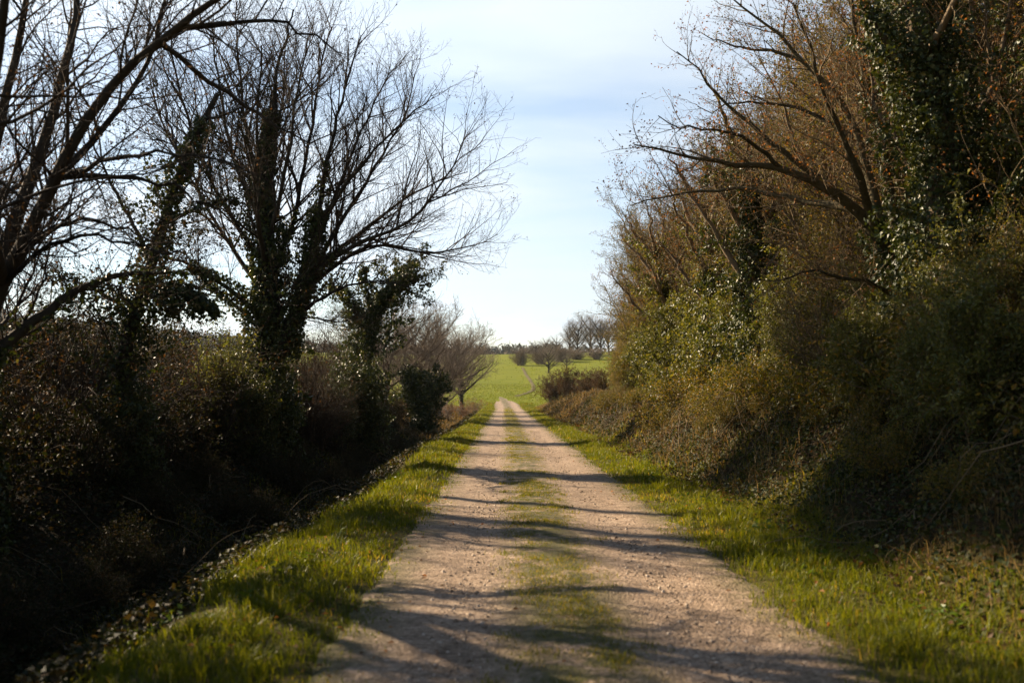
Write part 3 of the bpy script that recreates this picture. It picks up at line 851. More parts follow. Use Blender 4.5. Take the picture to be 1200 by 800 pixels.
# --- 4. short ivy-smothered tree leaning to the lane (left, 40 m)
D = 38.
b = ground_at(425, D); b[2] -= .15
T4 = [(lambda q: (q, np.linspace(.25, .06, 14)))(resample([b, at(425, 455, D), at(430, 405, D), at(445, 360, D), at(468, 334, D - .3), at(488, 322, D - .5)], 14))]
B4 = [limb([(432, 400, D), (415, 365, D), (400, 345, D), (385, 335, D)], .08, .02), limb([(445, 362, D), (460, 345, D + .6), (475, 318, D + .8), (485, 305, D + 1)], .07, .015),
      limb([(440, 370, D), (430, 340, D), (425, 325, D + .2), (428, 312, D + .3)], .07, .012), limb([(468, 335, D), (490, 345, D - .2), (505, 352, D - .3)], .05, .01)]
make_tree('leaning_tree', 'short tree smothered in black-green ivy, leaning towards the lane', 'tree', b, T4, B4,
          [dict(per_m=4, kmax=12, tmin=.2, ang=(48, 14), up=.15, ratio=.5, n=5, jit=.2, rmin=.009, lmax=1.2, k_=4),
           dict(per_m=4, kmax=8, tmin=.1, ang=(48, 14), up=.1, ratio=.5, n=4, jit=.2, rmin=.007, lmax=.6, k_=3, both=True)],
          [M_BARK, M_TWIG, M_IVY], bushy=dict(per_m=5, lmin=.6, lmax=1.5, count=130, thick=.4, size=.11, t1=1.), ivy=[((T4[0][0], T4[0][1]), dict(n=7000, thick=.7, size=.11, seed=.7, clump=1., tip_thin=.5)),
                                       ((B4[0][0], B4[0][1]), dict(n=1500, thick=.5, size=.1, seed=2.)), ((B4[1][0], B4[1][1]), dict(n=1300, thick=.45, size=.1, seed=3.)),
                                       ((B4[2][0], B4[2][1]), dict(n=900, thick=.4, size=.1, seed=3.))], leaves=[(2, 5000, .09), (1, 3000, .09)], leafmat=M_IVY, auto=dict(per_m=2.5, kmax=14, tmin=.15, ang=(60, 14), up=.3, ratio=.35, jit=.16, rmin=.012, lmax=2.2))

# --- 5. dark ivy bush (left, 60 m)
D = 58.
b = ground_at(490, D); b[2] -= .15
Tb = [(lambda q: (q, np.linspace(.2, .06, 10)))(resample([b, at(488, 462, D), at(484, 436, D)], 10)), (lambda q: (q, np.linspace(.15, .05, 10)))(resample([b, at(505, 464, D), at(515, 442, D)], 10))]
Bb = [limb([(486, 445, D), (478, 435, D), (472, 425, D)], .06, .02), limb([(510, 450, D), (516, 440, D), (520, 430, D + .4)], .06, .02)]
make_tree('ivy_bush', 'squat dark ivy-covered stump like a bush, below the pale bare trees', 'bush', b, Tb, Bb,
          [dict(per_m=6, kmax=12, tmin=.2, ang=(48, 14), up=.15, ratio=.7, n=4, jit=.2, rmin=.012, lmax=1., k_=3)], [M_BARK, M_TWIG, M_IVY],
          bushy=dict(per_m=9, lmin=.5, lmax=1.15, count=130, thick=.42, size=.12, t1=1.), ivy=[((Tb[0][0], Tb[0][1]), dict(n=4000, thick=.9, size=.13, seed=.2, clump=.9, tip_thin=.9)), ((Tb[1][0], Tb[1][1]), dict(n=3000, thick=.7, size=.13, seed=1.2, clump=.9, tip_thin=.8))])


# --- generic free-standing bare tree (local coordinates, for distant ones and hedge trees)
def free_tree(name, label, cat, h, spread_, nb, cfg, mats, trunk_r=.16, fork=.22, leaves=None, ivy_n=0, ivy_h=.6, ivy_thick=.5, ivy_size=.09, lean=(0, 0), group=None, upb=.8, base=(0, 0, 0), sink=.2, bushy=None, leafmat=None, topf=.62):
    top = np.array([lean[0], lean[1], h * topf])
    P0 = resample([[0, 0, -sink], [lean[0] * .3 + .05 * h * rng.normal() * .3, lean[1] * .3, h * .3], top], 14)
    T = [(P0, np.linspace(trunk_r, trunk_r * .35, 14))]
    Bs = []
    for i in range(nb):
        t = fork + (1 - fork) * (i + rng.random()) / nb
        f = t * 13; j = min(int(f), 12); p = P0[j] * (1 - (f - j)) + P0[j + 1] * (f - j)
        az = i * 2.4 + rng.random() * .8
        out = spread_ * (1.05 - .45 * t) * (.7 + .5 * rng.random()); rise = (h - p[2]) * (.45 + .5 * rng.random()) * upb * (.6 + .4 * t)
        e = p + np.array([math.cos(az) * out, math.sin(az) * out, rise])
        m_ = p + (e - p) * .5 + np.array([math.cos(az) * out * .05, math.sin(az) * out * .05, rise * .0])
        q = resample([p, m_, e], 12); q[1:] += rng.normal(size=(11, 3)) * .012 * h * np.linspace(.2, 1, 11)[:, None] * .6
        Bs.append((q, np.linspace(trunk_r * .5, trunk_r * .07, 12)))
    ivy = None
    if ivy_n:
        ivy = [((P0, T[0][1]), dict(n=ivy_n, thick=ivy_thick, size=ivy_size, t0=.02, t1=ivy_h, seed=rng.random() * 9, clump=1.2))]
    o, lv = make_tree(name, label, cat, np.zeros(3), T, Bs, cfg, mats, ivy, leaves, group, bushy=bushy, leafmat=leafmat)
    o.location = base
    return o, lv


def place(o, x, y, rot=0., sc=1., dz=-.05):
    o.location = (x, y, gz(x, y) + dz); o.rotation_euler = (0, 0, rot); o.scale = (sc,) * 3
    return o


cfg_mid = [dict(per_m=3.2, kmax=18, tmin=.15, ang=(44, 13), up=.22, ratio=.46, n=6, jit=.18, rmin=.010, lmax=2.4, k_=4),
           dict(per_m=3.6, kmax=9, tmin=.12, ang=(45, 13), up=.12, ratio=.48, n=5, jit=.2, rmin=.008, lmax=1.1, k_=3, both=True),
           dict(per_m=4.5, kmax=5, tmin=.15, ang=(45, 13), up=.08, ratio=.5, n=3, jit=.2, rmin=.006, lmax=.5, k_=3)]
cfg_far = [dict(per_m=2.8, kmax=18, tmin=.15, ang=(52, 15), up=.12, ratio=.5, n=5, jit=.16, rmin=.03, lmax=3, k_=3),
           dict(per_m=2.6, kmax=9, tmin=.1, ang=(45, 13), up=.2, ratio=.5, n=4, jit=.2, rmin=.024, lmax=1.3, k_=3, both=True)]

cfg_pale = [dict(per_m=3.2, kmax=18, tmin=.12, ang=(42, 13), up=.3, ratio=.5, n=6, jit=.18, rmin=.018, lmax=2.6, k_=4), dict(per_m=3.6, kmax=9, tmin=.12, ang=(45, 13), up=.15, ratio=.5, n=5, jit=.2, rmin=.014, lmax=1.2, k_=3, both=True), dict(per_m=4, kmax=4, tmin=.15, ang=(45, 13), up=.08, ratio=.5, n=3, jit=.2, rmin=.011, lmax=.5, k_=3)]
# pale bare trees behind the ivy bush (left, 66-85 m), and the small tree by the field
pt, _ = free_tree('pale_tree', 'greyish leafless tree rising directly behind the dark ivy bush', 'tree', 7.6, 3.2, 22, cfg_pale, [M_BARKR, M_TWIGG, M_IVY], .11, .12)
place(pt, at(494, 450, 66)[0], 66, .4, 1.2)
pt2 = copy_thing(pt, (0, 0, 0), label='greyish leafless tree beside the leaning ivy tree'); place(pt2, at(462, 450, 60)[0] - .5, 60, 2.2, 1.15)
pt3 = copy_thing(pt, (0, 0, 0), label='greyish leafless tree next to the small field-edge tree'); place(pt3, at(515, 450, 80)[0], 80, 4.1, 1.25)
ft, _ = free_tree('field_edge_tree', 'small leafless tree with a distinct trunk at the edge of the green field', 'tree', 9.2, 3.8, 20, cfg_pale, [M_BARK, M_TWIGG, M_IVY], .2, .3, upb=.75, ivy_n=500, ivy_thick=.3, ivy_size=.12)
place(ft, at(541, 450, 96)[0], 96, 1., 1.1)


# --- shrubs
def shrub(name, label, cat, h, spread_, ns, cfg, mats, leaves=None, group=None, r=.03):
    Ls = []
    for i in range(ns):
        az = rng.random() * 2 * PI; o = spread_ * rng.random() ** .6
        hh = h * (.7 + .35 * rng.random()) * math.sqrt(max(.08, 1 - .85 * (o / spread_) ** 2))
        b0 = np.array([math.cos(az) * o * .25, math.sin(az) * o * .25, -.15])
        e = np.array([math.cos(az) * o, math.sin(az) * o, hh])
        m_ = (b0 + e) / 2 + np.array([-math.cos(az) * o * .12, -math.sin(az) * o * .12, hh * .08])
        q = resample([b0, m_, e], 9); q[1:] += rng.normal(size=(8, 3)) * .03 * h * .5
        Ls.append((q, np.linspace(r, r * .25, 9)))
    root = empty(name, (0, 0, 0), label, cat, group)
    st = Acc(); P, R = stack_limbs(Ls); tubes(st, P, R, 5, .1)
    kids = [st.build('stems', mats[0], root, None, True)]
    levels = [(P, R)]; tw = Acc()
    for c in cfg:
        c = dict(c); k_ = c.pop('k_', 3)
        P2, R2 = sprout(*levels[-1], **c); tubes(tw, P2, R2, k_); levels.append((P2, R2))
    kids.append(tw.build('twigs', mats[1], root, None, True))
    if leaves:
        la = Acc()
        for (lev, cnt, size) in leaves: twig_leaves(la, *levels[lev], cnt, size, .06)
        kids.append(la.build('foliage', mats[2], root))
    KIDS[root.name] = kids
    return root


cs = [dict(per_m=4, kmax=12, tmin=.1, ang=(55, 16), up=.1, ratio=.45, n=6, jit=.3, rmin=.006, lmax=1.5), dict(per_m=5, kmax=8, tmin=.1, ang=(55, 16), up=.05, ratio=.5, n=4, jit=.3, rmin=.0045, lmax=.6)]
cs_f = [dict(per_m=3, kmax=9, tmin=.1, ang=(42, 14), up=.2, ratio=.42, n=4, jit=.2, rmin=.014, lmax=1.5), dict(per_m=4, kmax=6, tmin=.1, ang=(45, 14), up=.1, ratio=.5, n=3, jit=.22, rmin=.012, lmax=.6)]

# left: bramble / bracken scrub on top of the ditch bank
GL = 'brambles along the ditch bank'
LB = 'dark tangled bramble thicket on the ditch bank under the bare trees'
bramble = shrub('bramble_bush', LB, 'bush', 1.9, 1.5, 34, cs, [M_TWIG, M_TWIG, M_BRAMBLE], [(2, 5200, .06), (1, 1500, .06)], GL, .014)
scrub = shrub('scrub_bush', 'thin brown scrub standing above the brambles on the ditch bank', 'bush', 3.0, 1.5, 22, cs, [M_TWIG, M_TWIG, M_DULL], [(2, 1500, .05)], 'scrub along the ditch bank', .02)
spots = []
for y in np.arange(3.5, 60, 1.7):
    spots.append((-6.9 + .5 * rng.normal(), y + .4 * rng.normal(), .55 + .6 * rng.random(), 0))
    spots.append((-8.6 + .7 * rng.normal(), y + .8, .7 + .65 * rng.random(), 0))
    if rng.random() < .7: spots.append((-8.0 + .9 * rng.normal(), y + .8 * rng.normal(), .8 + .35 * rng.random(), 1))
for y in np.arange(-9, 3, 1.8):
    spots.append((-6.9 + .5 * rng.normal(), y, 1. + .3 * rng.random(), 0))
f0 = f1 = True
for (x, y, s, k) in spots:
    if k == 0:
        o = bramble if f0 else copy_thing(bramble, (0, 0, 0)); f0 = False
    else:
        o = scrub if f1 else copy_thing(scrub, (0, 0, 0)); f1 = False
    place(o, x, y, rng.random() * 6.28, s)

for y in np.arange(6, 75, 1.9):
    o = copy_thing(scrub, (0, 0, 0), label='grey-brown scrub behind the brambles at the edge of the open field', group='scrub behind the brambles')
    place(o, -11.4 + .8 * rng.normal() - .02 * y, y + .6 * rng.normal(), rng.random() * 6.28, .75 + .45 * rng.random())
    o = copy_thing(bramble, (0, 0, 0), label='bramble clump at the back of the thicket beside the open field', group='brambles at the back of the thicket')
    place(o, -11.6 + .8 * rng.normal() - .03 * y, y + .6 * rng.normal(), rng.random() * 6.28, 1.25 + .7 * rng.random())

for y in np.arange(4.5, 50, .9):
    o = copy_thing(bramble, (0, 0, 0), label='small bramble clump sprawling down into the dark ditch', group='small brambles in the ditch')
    place(o, -5.9 + 2.1 * rng.random() - .01 * y, y + .4 * rng.normal(), rng.random() * 6.28, .22 + .25 * rng.random())

gorse = shrub('green_shrub', 'yellow-green leafy shrub against the ivy trunk of the fan-shaped tree', 'shrub', 3.2, 1.2, 22, cs, [M_TWIG, M_TWIGR, M_GORSE], [(2, 7000, .06), (1, 2500, .06)], None, .02)
place(gorse, at(262, 450, 23)[0], 23, 0., .95)
reedy = shrub('upright_shrub', 'upright brown twiggy shrub between the fan-shaped tree and the leaning ivy tree', 'shrub', 4.4, 1.6, 44, cs, [M_TWIG, M_TWIG, M_DULL], [(2, 2600, .05)], None, .02)
place(reedy, at(375, 450, 31)[0] - .3, 31, 0., 1.)
rd2 = copy_thing(reedy, (0, 0, 0), label='upright brown twiggy shrub behind the leaning ivy tree'); place(rd2, at(405, 450, 45)[0] - .4, 45, 2., 1.05)
di = shrub('dark_ivy_shrub', 'dark ivy-smothered shrub at the foot of the leaning ivy tree', 'shrub', 3.4, 1.0, 22, [dict(per_m=3, kmax=9, tmin=.1, ang=(55, 16), up=.1, ratio=.4, n=5, jit=.3, rmin=.006, lmax=1.0)], [M_TWIG, M_TWIG, M_IVY], [(0, 5000, .09), (1, 9000, .09)], None, .022)
place(di, at(418, 450, 36)[0], 36, 0., 1.15)
for (px, D_, s, lb) in ((318, 24.2, .8, 'dark ivy-smothered shrub around the base of the fan-shaped tree'), (292, 23, .6, 'small dark ivy-smothered shrub in front of the green shrub'), (145, 15.6, .6, 'small dark ivy-smothered shrub at the foot of the slender leaning tree'), (395, 34, .75, 'dark ivy-smothered shrub between the brown twiggy shrub and the leaning ivy tree')):
    o = copy_thing(di, (0, 0, 0), label=lb); place(o, at(px, 450, D_)[0], D_, rng.random() * 6, s)
# rough dry scrub by the field end of the ditch
dsc = shrub('dry_shrub', 'low purplish-brown shrub at the foot of the small field-edge tree', 'shrub', 1.5, 1.5, 26, cs_f, [M_TWIGG, M_TWIGG, M_DEAD], [(2, 900, .07)], None, .018)
place(dsc, at(545, 470, 92)[0] + .2, 92, 0., 1.1)
for (px, D_, s, lb) in ((470, 64, 1.25, 'low purplish-brown shrub beneath the greyish bare trees'), (520, 84, 1.2, 'low purplish-brown shrub between ivy bush and small field-edge tree'), (556, 112, 1.1, 'low purplish-brown shrub where the ditch meets the green field')):
    o = copy_thing(dsc, (0, 0, 0), label=lb); place(o, at(px, 470, D_)[0], D_, rng.random() * 6, s)

sh, _ = free_tree('ditch_shade_tree', 'leafless tree added behind the ditch brambles to shade the lane', 'tree', 10.0, 3.6, 18, cfg_mid, [M_BARK, M_TWIG, M_IVY], .18, .12, ivy_n=3000, ivy_h=.6, ivy_thick=.4, ivy_size=.07, group='bare trees added behind the ditch brambles for shade', leaves=[(3, 6000, .05)])
for i, (x, y, s) in enumerate(((-9.8, 11.8, .9), (-10.6, 8.2, 1.), (-11, 19.5, .8))):  # added mostly out of view to cast dappled shade over the near lane
    o = sh if i == 0 else copy_thing(sh, (0, 0, 0)); place(o, x, y, 2.1 * i, s)

tall, _ = free_tree('bank_shade_tree', 'unseen tall tree with a high dense crown, added beyond the ditch to shade the bank', 'tree', 17.4, 4.2, 34, [dict(per_m=2.8, kmax=18, tmin=.15, ang=(40, 13), up=.35, ratio=.4, n=5, jit=.16, rmin=.03, lmax=1.5, k_=3), dict(per_m=2.6, kmax=9, tmin=.1, ang=(45, 13), up=.25, ratio=.5, n=4, jit=.2, rmin=.024, lmax=.8, k_=3, both=True)], [M_BARK, M_TWIG, M_IVY], .34, .925, group='unseen tall trees added to shade the bank', upb=.9, topf=.93, leaves=[(2, 16000, .16), (1, 6000, .16)], leafmat=M_IVY)  # unseen trees, crowns raised to shade the bank but not the lane
for i, (x, y, s) in enumerate(((-20, 28.2, 1.), (-20.6, 31.0, .96))):
    o = tall if i == 0 else copy_thing(tall, (0, 0, 0)); place(o, x, y, 2.1 * i, s)

# ------------------------------------------------------------------ right side
# big ivy tree (14 m)
D = 14.
b = ground_at(1135, D); b[2] -= .15
TR = [(lambda q: (q, np.linspace(.34, .13, 22)))(resample([b, at(1128, 470, D), at(1115, 330, D), at(1105, 200, D), at(1082, 60, D), at(1070, -60, D), at(1068, -160, D)], 22)),
      (lambda q: (q, np.linspace(.2, .09, 16)))(resample([b + np.array([.5, .2, 0]), at(1190, 430, D + .2), at(1215, 250, D + .4), at(1230, 60, D + .5), at(1240, -80, D + .5)], 16))]
BR = [limb([(1105, 210, D), (1150, 130, D + .6), (1180, 30, D + 1), (1200, -80, D + 1.2)], .08, .02), limb([(1090, 100, D), (1040, 50, D - .2), (1000, -20, D - .4), (960, -80, D - .5)], .07, .015),
      limb([(1085, 70, D), (1120, 0, D - 1), (1160, -90, D - 1.5)], .07, .015), limb([(1115, 320, D), (1165, 260, D - .8), (1200, 190, D - 1.4), (1230, 100, D - 1.6)], .06, .012),
      limb([(1075, 0, D), (1040, -60, D + .4), (1000, -150, D + .6)], .07, .015), limb([(1215, 250, D + .4), (1180, 160, D + .2), (1160, 70, D), (1150, 0, D)], .06, .012),
      limb([(1225, 100, D + .5), (1270, 0, D), (1300, -100, D)], .06, .012), limb([(1110, 260, D), (1070, 200, D + 1), (1030, 130, D + 1.6), (1010, 40, D + 2)], .07, .012)]
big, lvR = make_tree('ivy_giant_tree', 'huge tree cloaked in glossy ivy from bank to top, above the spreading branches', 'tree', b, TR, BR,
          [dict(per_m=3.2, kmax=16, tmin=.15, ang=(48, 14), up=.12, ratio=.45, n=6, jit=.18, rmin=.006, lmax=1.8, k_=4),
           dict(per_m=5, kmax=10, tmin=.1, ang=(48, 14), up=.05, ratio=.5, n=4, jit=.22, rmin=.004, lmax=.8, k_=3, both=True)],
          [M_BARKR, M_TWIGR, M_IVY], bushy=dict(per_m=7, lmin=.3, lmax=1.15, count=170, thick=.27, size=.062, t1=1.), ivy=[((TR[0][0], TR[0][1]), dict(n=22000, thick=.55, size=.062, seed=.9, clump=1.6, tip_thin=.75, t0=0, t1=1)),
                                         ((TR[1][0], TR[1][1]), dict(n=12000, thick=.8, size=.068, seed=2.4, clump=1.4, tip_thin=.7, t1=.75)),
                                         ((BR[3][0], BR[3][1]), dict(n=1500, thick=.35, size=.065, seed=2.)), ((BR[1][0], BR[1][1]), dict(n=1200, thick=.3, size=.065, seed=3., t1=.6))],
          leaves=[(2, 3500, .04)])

# spreading tree (15.5 m) whose boughs reach over the lane
D = 15.5
b = ground_at(1098, D); b[2] -= .15
TS = [(lambda q: (q, np.linspace(.22, .13, 14)))(resample([b, at(1085, 450, D), at(1066, 370, D), at(1045, 305, D), at(1020, 262, D - .1)], 14))]
BS = [
    limb([(1020, 262, D), (975, 225, D - .3), (915, 197, D - .6), (850, 190, D - .8), (800, 180, D - 1), (745, 172, D - 1.2)], .10, .01),
    limb([(960, 210, D - .3), (905, 168, D - .2), (853, 120, D), (818, 85, D + .1), (795, 60, D + .2)], .06, .008),
    limb([(1035, 290, D), (1020, 210, D + .3), (985, 120, D + .5), (930, 60, D + .6), (880, 20, D + .7), (850, -10, D + .8)], .10, .01),
    limb([(1050, 320, D), (1045, 220, D + .8), (1020, 120, D + 1.2), (1000, 20, D + 1.5), (985, -70, D + 1.6)], .10, .015),
    limb([(1000, 245, D - .1), (940, 235, D + .6), (870, 222, D + 1.2), (800, 228, D + 1.6), (740, 240, D + 1.8)], .07, .008),
    limb([(1000, 160, D + .5), (945, 130, D + 1), (880, 120, D + 1.4), (820, 130, D + 1.7)], .05, .008),
    limb([(940, 70, D + .6), (905, 60, D + .9), (860, 55, D + 1.2), (825, 40, D + 1.3)], .04, .007),
    limb([(1060, 350, D), (1010, 330, D - .8), (950, 320, D - 1.2), (890, 330, D - 1.4)], .05, .008),
    limb([(1030, 280, D), (1000, 190, D - 1), (960, 90, D - 1.6), (930, 0, D - 2)], .08, .012),
    limb([(1040, 300, D), (1080, 220, D + 1.2), (1090, 120, D + 2), (1100, 20, D + 2.4)], .08, .012),
    limb([(1020, 120, D + 1.), (1060, 40, D + .5), (1075, -40, D + .4)], .06, .012),
    limb([(915, 197, D - .6), (870, 160, D - 1), (820, 150, D - 1.2), (770, 140, D - 1.3)], .04, .007),
]
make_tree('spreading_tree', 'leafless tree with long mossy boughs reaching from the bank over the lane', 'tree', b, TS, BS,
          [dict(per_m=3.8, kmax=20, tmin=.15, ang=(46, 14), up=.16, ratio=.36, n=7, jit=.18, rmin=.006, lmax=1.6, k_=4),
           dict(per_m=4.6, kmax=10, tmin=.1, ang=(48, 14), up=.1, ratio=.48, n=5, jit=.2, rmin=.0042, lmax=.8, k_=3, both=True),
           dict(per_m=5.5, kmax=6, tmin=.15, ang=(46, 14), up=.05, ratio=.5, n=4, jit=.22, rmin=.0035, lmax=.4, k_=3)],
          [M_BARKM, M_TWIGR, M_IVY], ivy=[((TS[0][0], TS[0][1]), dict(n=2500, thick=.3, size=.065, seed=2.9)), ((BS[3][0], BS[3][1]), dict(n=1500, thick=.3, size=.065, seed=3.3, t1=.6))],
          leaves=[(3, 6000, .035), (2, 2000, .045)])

# ivy columns along the bank
D = 24.
ic, _ = free_tree('ivy_column_tree', 'dark ivy column standing in the hedge beneath the boughs of the spreading tree', 'tree', 9.0, 2.4, 10, cfg_mid, [M_BARKR, M_TWIGR, M_IVY], .2, .35, ivy_n=9000, ivy_h=.98, ivy_thick=.5, ivy_size=.075, bushy=dict(per_m=7, lmin=.5, lmax=1.5, count=150, thick=.34, size=.078), lean=(-.4, 0), leaves=[(3, 2500, .045)])
place(ic, at(908, 450, D)[0] - .2, D)
ic2, _ = free_tree('bright_ivy_tree', 'sunlit yellow-green ivy tree near the far end of the hedge', 'tree', 8.6, 2.4, 10, cfg_mid, [M_BARKR, M_TWIGR, M_IVYLIT], .2, .35, ivy_n=6000, ivy_h=.8, ivy_thick=.5, ivy_size=.09, bushy=dict(per_m=7, lmin=.5, lmax=1.6, count=120, thick=.38, size=.095), lean=(-.4, 0), leaves=[(3, 2500, .05)])
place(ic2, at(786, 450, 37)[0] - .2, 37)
ic3, _ = free_tree('sunny_ivy_tree', 'sunlit ivy-clad trunk between the dark ivy column and the bright ivy tree', 'tree', 9., 2.4, 10, cfg_mid, [M_BARKR, M_TWIGR, M_IVYLIT], .2, .35, ivy_n=6000, ivy_h=.7, ivy_thick=.5, ivy_size=.08, bushy=dict(per_m=7, lmin=.5, lmax=1.6, count=130, thick=.36, size=.085, t1=.8), lean=(-.3, 0), leaves=[(3, 2500, .05)])
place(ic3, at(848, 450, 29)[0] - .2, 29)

# row of hedge trees
GH = 'bare hedge trees along the bank'
LH = 'brown leafless hedge tree with clinging dead leaves in the tall row on the bank'
h1, _ = free_tree('hedge_tree', LH, 'tree', 10.0, 3.0, 16, cfg_mid, [M_BARKR, M_TWIGR, M_IVY, M_OLIVE], .16, .08, leaves=[(3, 17000, .055), (2, 8000, .055)], group=GH, upb=.9)
h2, _ = free_tree('hedge_tree', LH, 'tree', 9.4, 2.7, 16, cfg_mid, [M_BARKR, M_TWIGR, M_IVY, M_OLIVE], .15, .06, leaves=[(3, 9000, .045), (2, 4000, .05)], group=GH, upb=.95)
pos = [(9.4, 10, 1.0, 1), (9.2, 6, 1.0, 1), (9.6, 13, 1.05, 1), (8.3, 17.5, 1.0, 1), (7.3, 19.5, .95, 1), (7.2, 22, .95, 0), (8.3, 25, 1.0, 1), (6.9, 27, .9, 0), (7.9, 30, 1.0, 0), (6.9, 33, .95, 0), (7.6, 36, .95, 1), (6.6, 40, 1.0, 0),
       (7.2, 44, 1.0, 1), (6.7, 48, .98, 0), (7.1, 52, .95, 1), (6.9, 56, .95, 0), (7.3, 61, .85, 1), (7.4, 66, .72, 0), (8.6, 2, 1.0, 1), (8.9, 9, 1.0, 0), (9.6, 15, 1.1, 1), (9.4, 21, 1.1, 0),
       (9.5, 30, 1.12, 1), (10, 36, 1.12, 0), (9.8, 41, 1.12, 1), (9.6, 46, 1.1, 1), (9.9, 51, 1.1, 1), (10.2, 56, 1.1, 0), (8.2, 25, 1.12, 1), (9.0, 18, 1.15, 1), (10.5, 12, 1.15, 1), (8.8, 20.5, 1.2, 1), (9.8, 23.5, 1.25, 1), (9.0, 27.5, 1.2, 1), (11, 17.5, 1.25, 1), (8.6, 15.5, 1.15, 1), (8.0, 33, 1.05, 1), (8.4, 38, 1.05, 1)]
f = [True, True]
for (x, y, s, k) in pos:
    src = (h1, h2)[k]
    if y > 58: continue
    if 8 < y < 17: x += 1.6
    if 20 < y < 43: x += 1.0
    x = max(x, .109 * y + 2.4 * s)
    o = src if f[k] else copy_thing(src, (0, 0, 0)); f[k] = False
    place(o, x, y, rng.random() * 6.28, s)

# shrub fill of the hedge
GS = 'shrubs filling the tall hedge on the bank'
s1 = shrub('hedge_shrub', 'olive-leaved twiggy shrub among the trees of the sunlit bank hedge', 'shrub', 4.2, 1.6, 34, cs, [M_BARKR, M_TWIGR, M_OLIVE], [(2, 15000, .055), (1, 5000, .055)], GS, .022)
s2 = shrub('thicket_shrub', 'bare brown thicket shrub among the trees of the bank hedge', 'shrub', 4.0, 1.6, 26, cs, [M_BARKR, M_TWIGR, M_OLIVE], [(2, 4000, .05)], 'bare thicket shrubs in the bank hedge', .022)
s3 = shrub('ivy_shrub', 'glossy green ivy-covered shrub at the front of the bank hedge', 'shrub', 3.6, 1.3, 26, [dict(per_m=3, kmax=9, tmin=.1, ang=(55, 16), up=.1, ratio=.4, n=5, jit=.3, rmin=.006, lmax=1.2), dict(per_m=3, kmax=4, tmin=.1, ang=(55, 16), up=.05, ratio=.5, n=4, jit=.3, rmin=.0045, lmax=.5)], [M_BARKR, M_TWIGR, M_IVYLIT], [(0, 6000, .075), (1, 14000, .075)], 'ivy-covered shrubs at the front of the bank hedge', .022)
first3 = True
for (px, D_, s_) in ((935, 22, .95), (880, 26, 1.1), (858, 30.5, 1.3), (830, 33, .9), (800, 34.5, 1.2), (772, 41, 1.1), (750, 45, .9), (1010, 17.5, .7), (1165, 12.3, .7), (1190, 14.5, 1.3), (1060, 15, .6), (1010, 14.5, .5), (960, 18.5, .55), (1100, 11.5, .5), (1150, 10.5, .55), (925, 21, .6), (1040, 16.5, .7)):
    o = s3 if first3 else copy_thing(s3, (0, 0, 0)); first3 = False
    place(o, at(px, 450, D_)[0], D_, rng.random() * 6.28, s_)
f = [True, True]
for y in np.arange(4, 72, 1.55):
    for row, xx in ((0, 6.0), (1, 7.4)):
        x = xx + .35 * rng.normal() + (.4 if y < 12 else 0)
        k = 1 if (13 < y < 23) == (rng.random() < .85) else 0
        if y < 15 and row == 1: k = 1
        s = (.62 + .25 * rng.random()) if row == 0 else (1.0 + .35 * rng.random())
        x = max(x, .109 * y + 1.5 * s)
        if row == 0 and 20.5 < y < 43: s *= .5; x += .5
        if row == 1 and 20.5 < y < 43: x += .5
        if y > 58 and row == 1: continue
        if 9.5 < y < 17.5: x, s = (x, s * .62) if row == 0 else (x + 1.4, s)
        src = (s1, s2)[k]
        o = src if f[k] else copy_thing(src, (0, 0, 0)); f[k] = False
        place(o, x, y + .4 * rng.normal(), rng.random() * 6.28, s)

# ------------------------------------------------------------------ end of lane: brown bushes, field bushes, distant trees
GB = 'low brambles on the sunny bank'
bb = shrub('low_bramble', 'low green-brown bramble sprawling on the slope of the bank opposite the ditch', 'bush', .9, 1.0, 26, [dict(per_m=5, kmax=9, tmin=.1, ang=(60, 16), up=.0, ratio=.5, n=5, jit=.3, rmin=.004, lmax=.7)], [M_TWIGR, M_TWIGR, M_OLIVE], [(1, 2600, .05), (0, 1200, .055)], GB, .009)
f_ = True
for y in np.arange(6, 60, .95):
    o = bb if f_ else copy_thing(bb, (0, 0, 0)); f_ = False
    place(o, 4.1 + 1.5 * rng.random() + .012 * y, y + .5 * rng.normal(), rng.random() * 6.28, (.3 + .35 * rng.random()) if y < 20 else (.3 + .65 * rng.random() ** 1.5))
    if y < 30:
        o = copy_thing(bb, (0, 0, 0)); place(o, 5.3 + .9 * rng.random(), y + .5 * rng.normal(), rng.random() * 6.28, .7 + .75 * rng.random())

# arching dead bramble stems and fallen sticks over the bank and the ditch side
n = 420
X = np.where(rng.random(n) < .7, 3.9 + 2.4 * rng.random(n), -6.4 + 3.2 * rng.random(n)); Y = 9 + 51 * rng.random(n) ** 1.4
az = rng.random(n) * 2 * PI; L_ = .5 + 1.3 * rng.random(n); hh = .1 + .55 * rng.random(n) ** 1.4
t = np.linspace(0, 1, 8)
px_ = X[:, None] + np.cos(az)[:, None] * L_[:, None] * t + rng.normal(size=(n, 8)) * .025
py_ = Y[:, None] + np.sin(az)[:, None] * L_[:, None] * t + rng.normal(size=(n, 8)) * .025
P = np.stack([px_, py_, H(px_, py_) + .02 + hh[:, None] * np.sin(t * PI * (.5 + .5 * rng.random((n, 1))))], -1)
a = Acc(); tubes(a, P, np.repeat((.0022 + .0035 * rng.random(n) ** 2)[:, None], 8, 1) * (1 + Y[:, None] / 45), 4)
tag(a.build('dead_stems', M_TWIGR), kind='stuff')

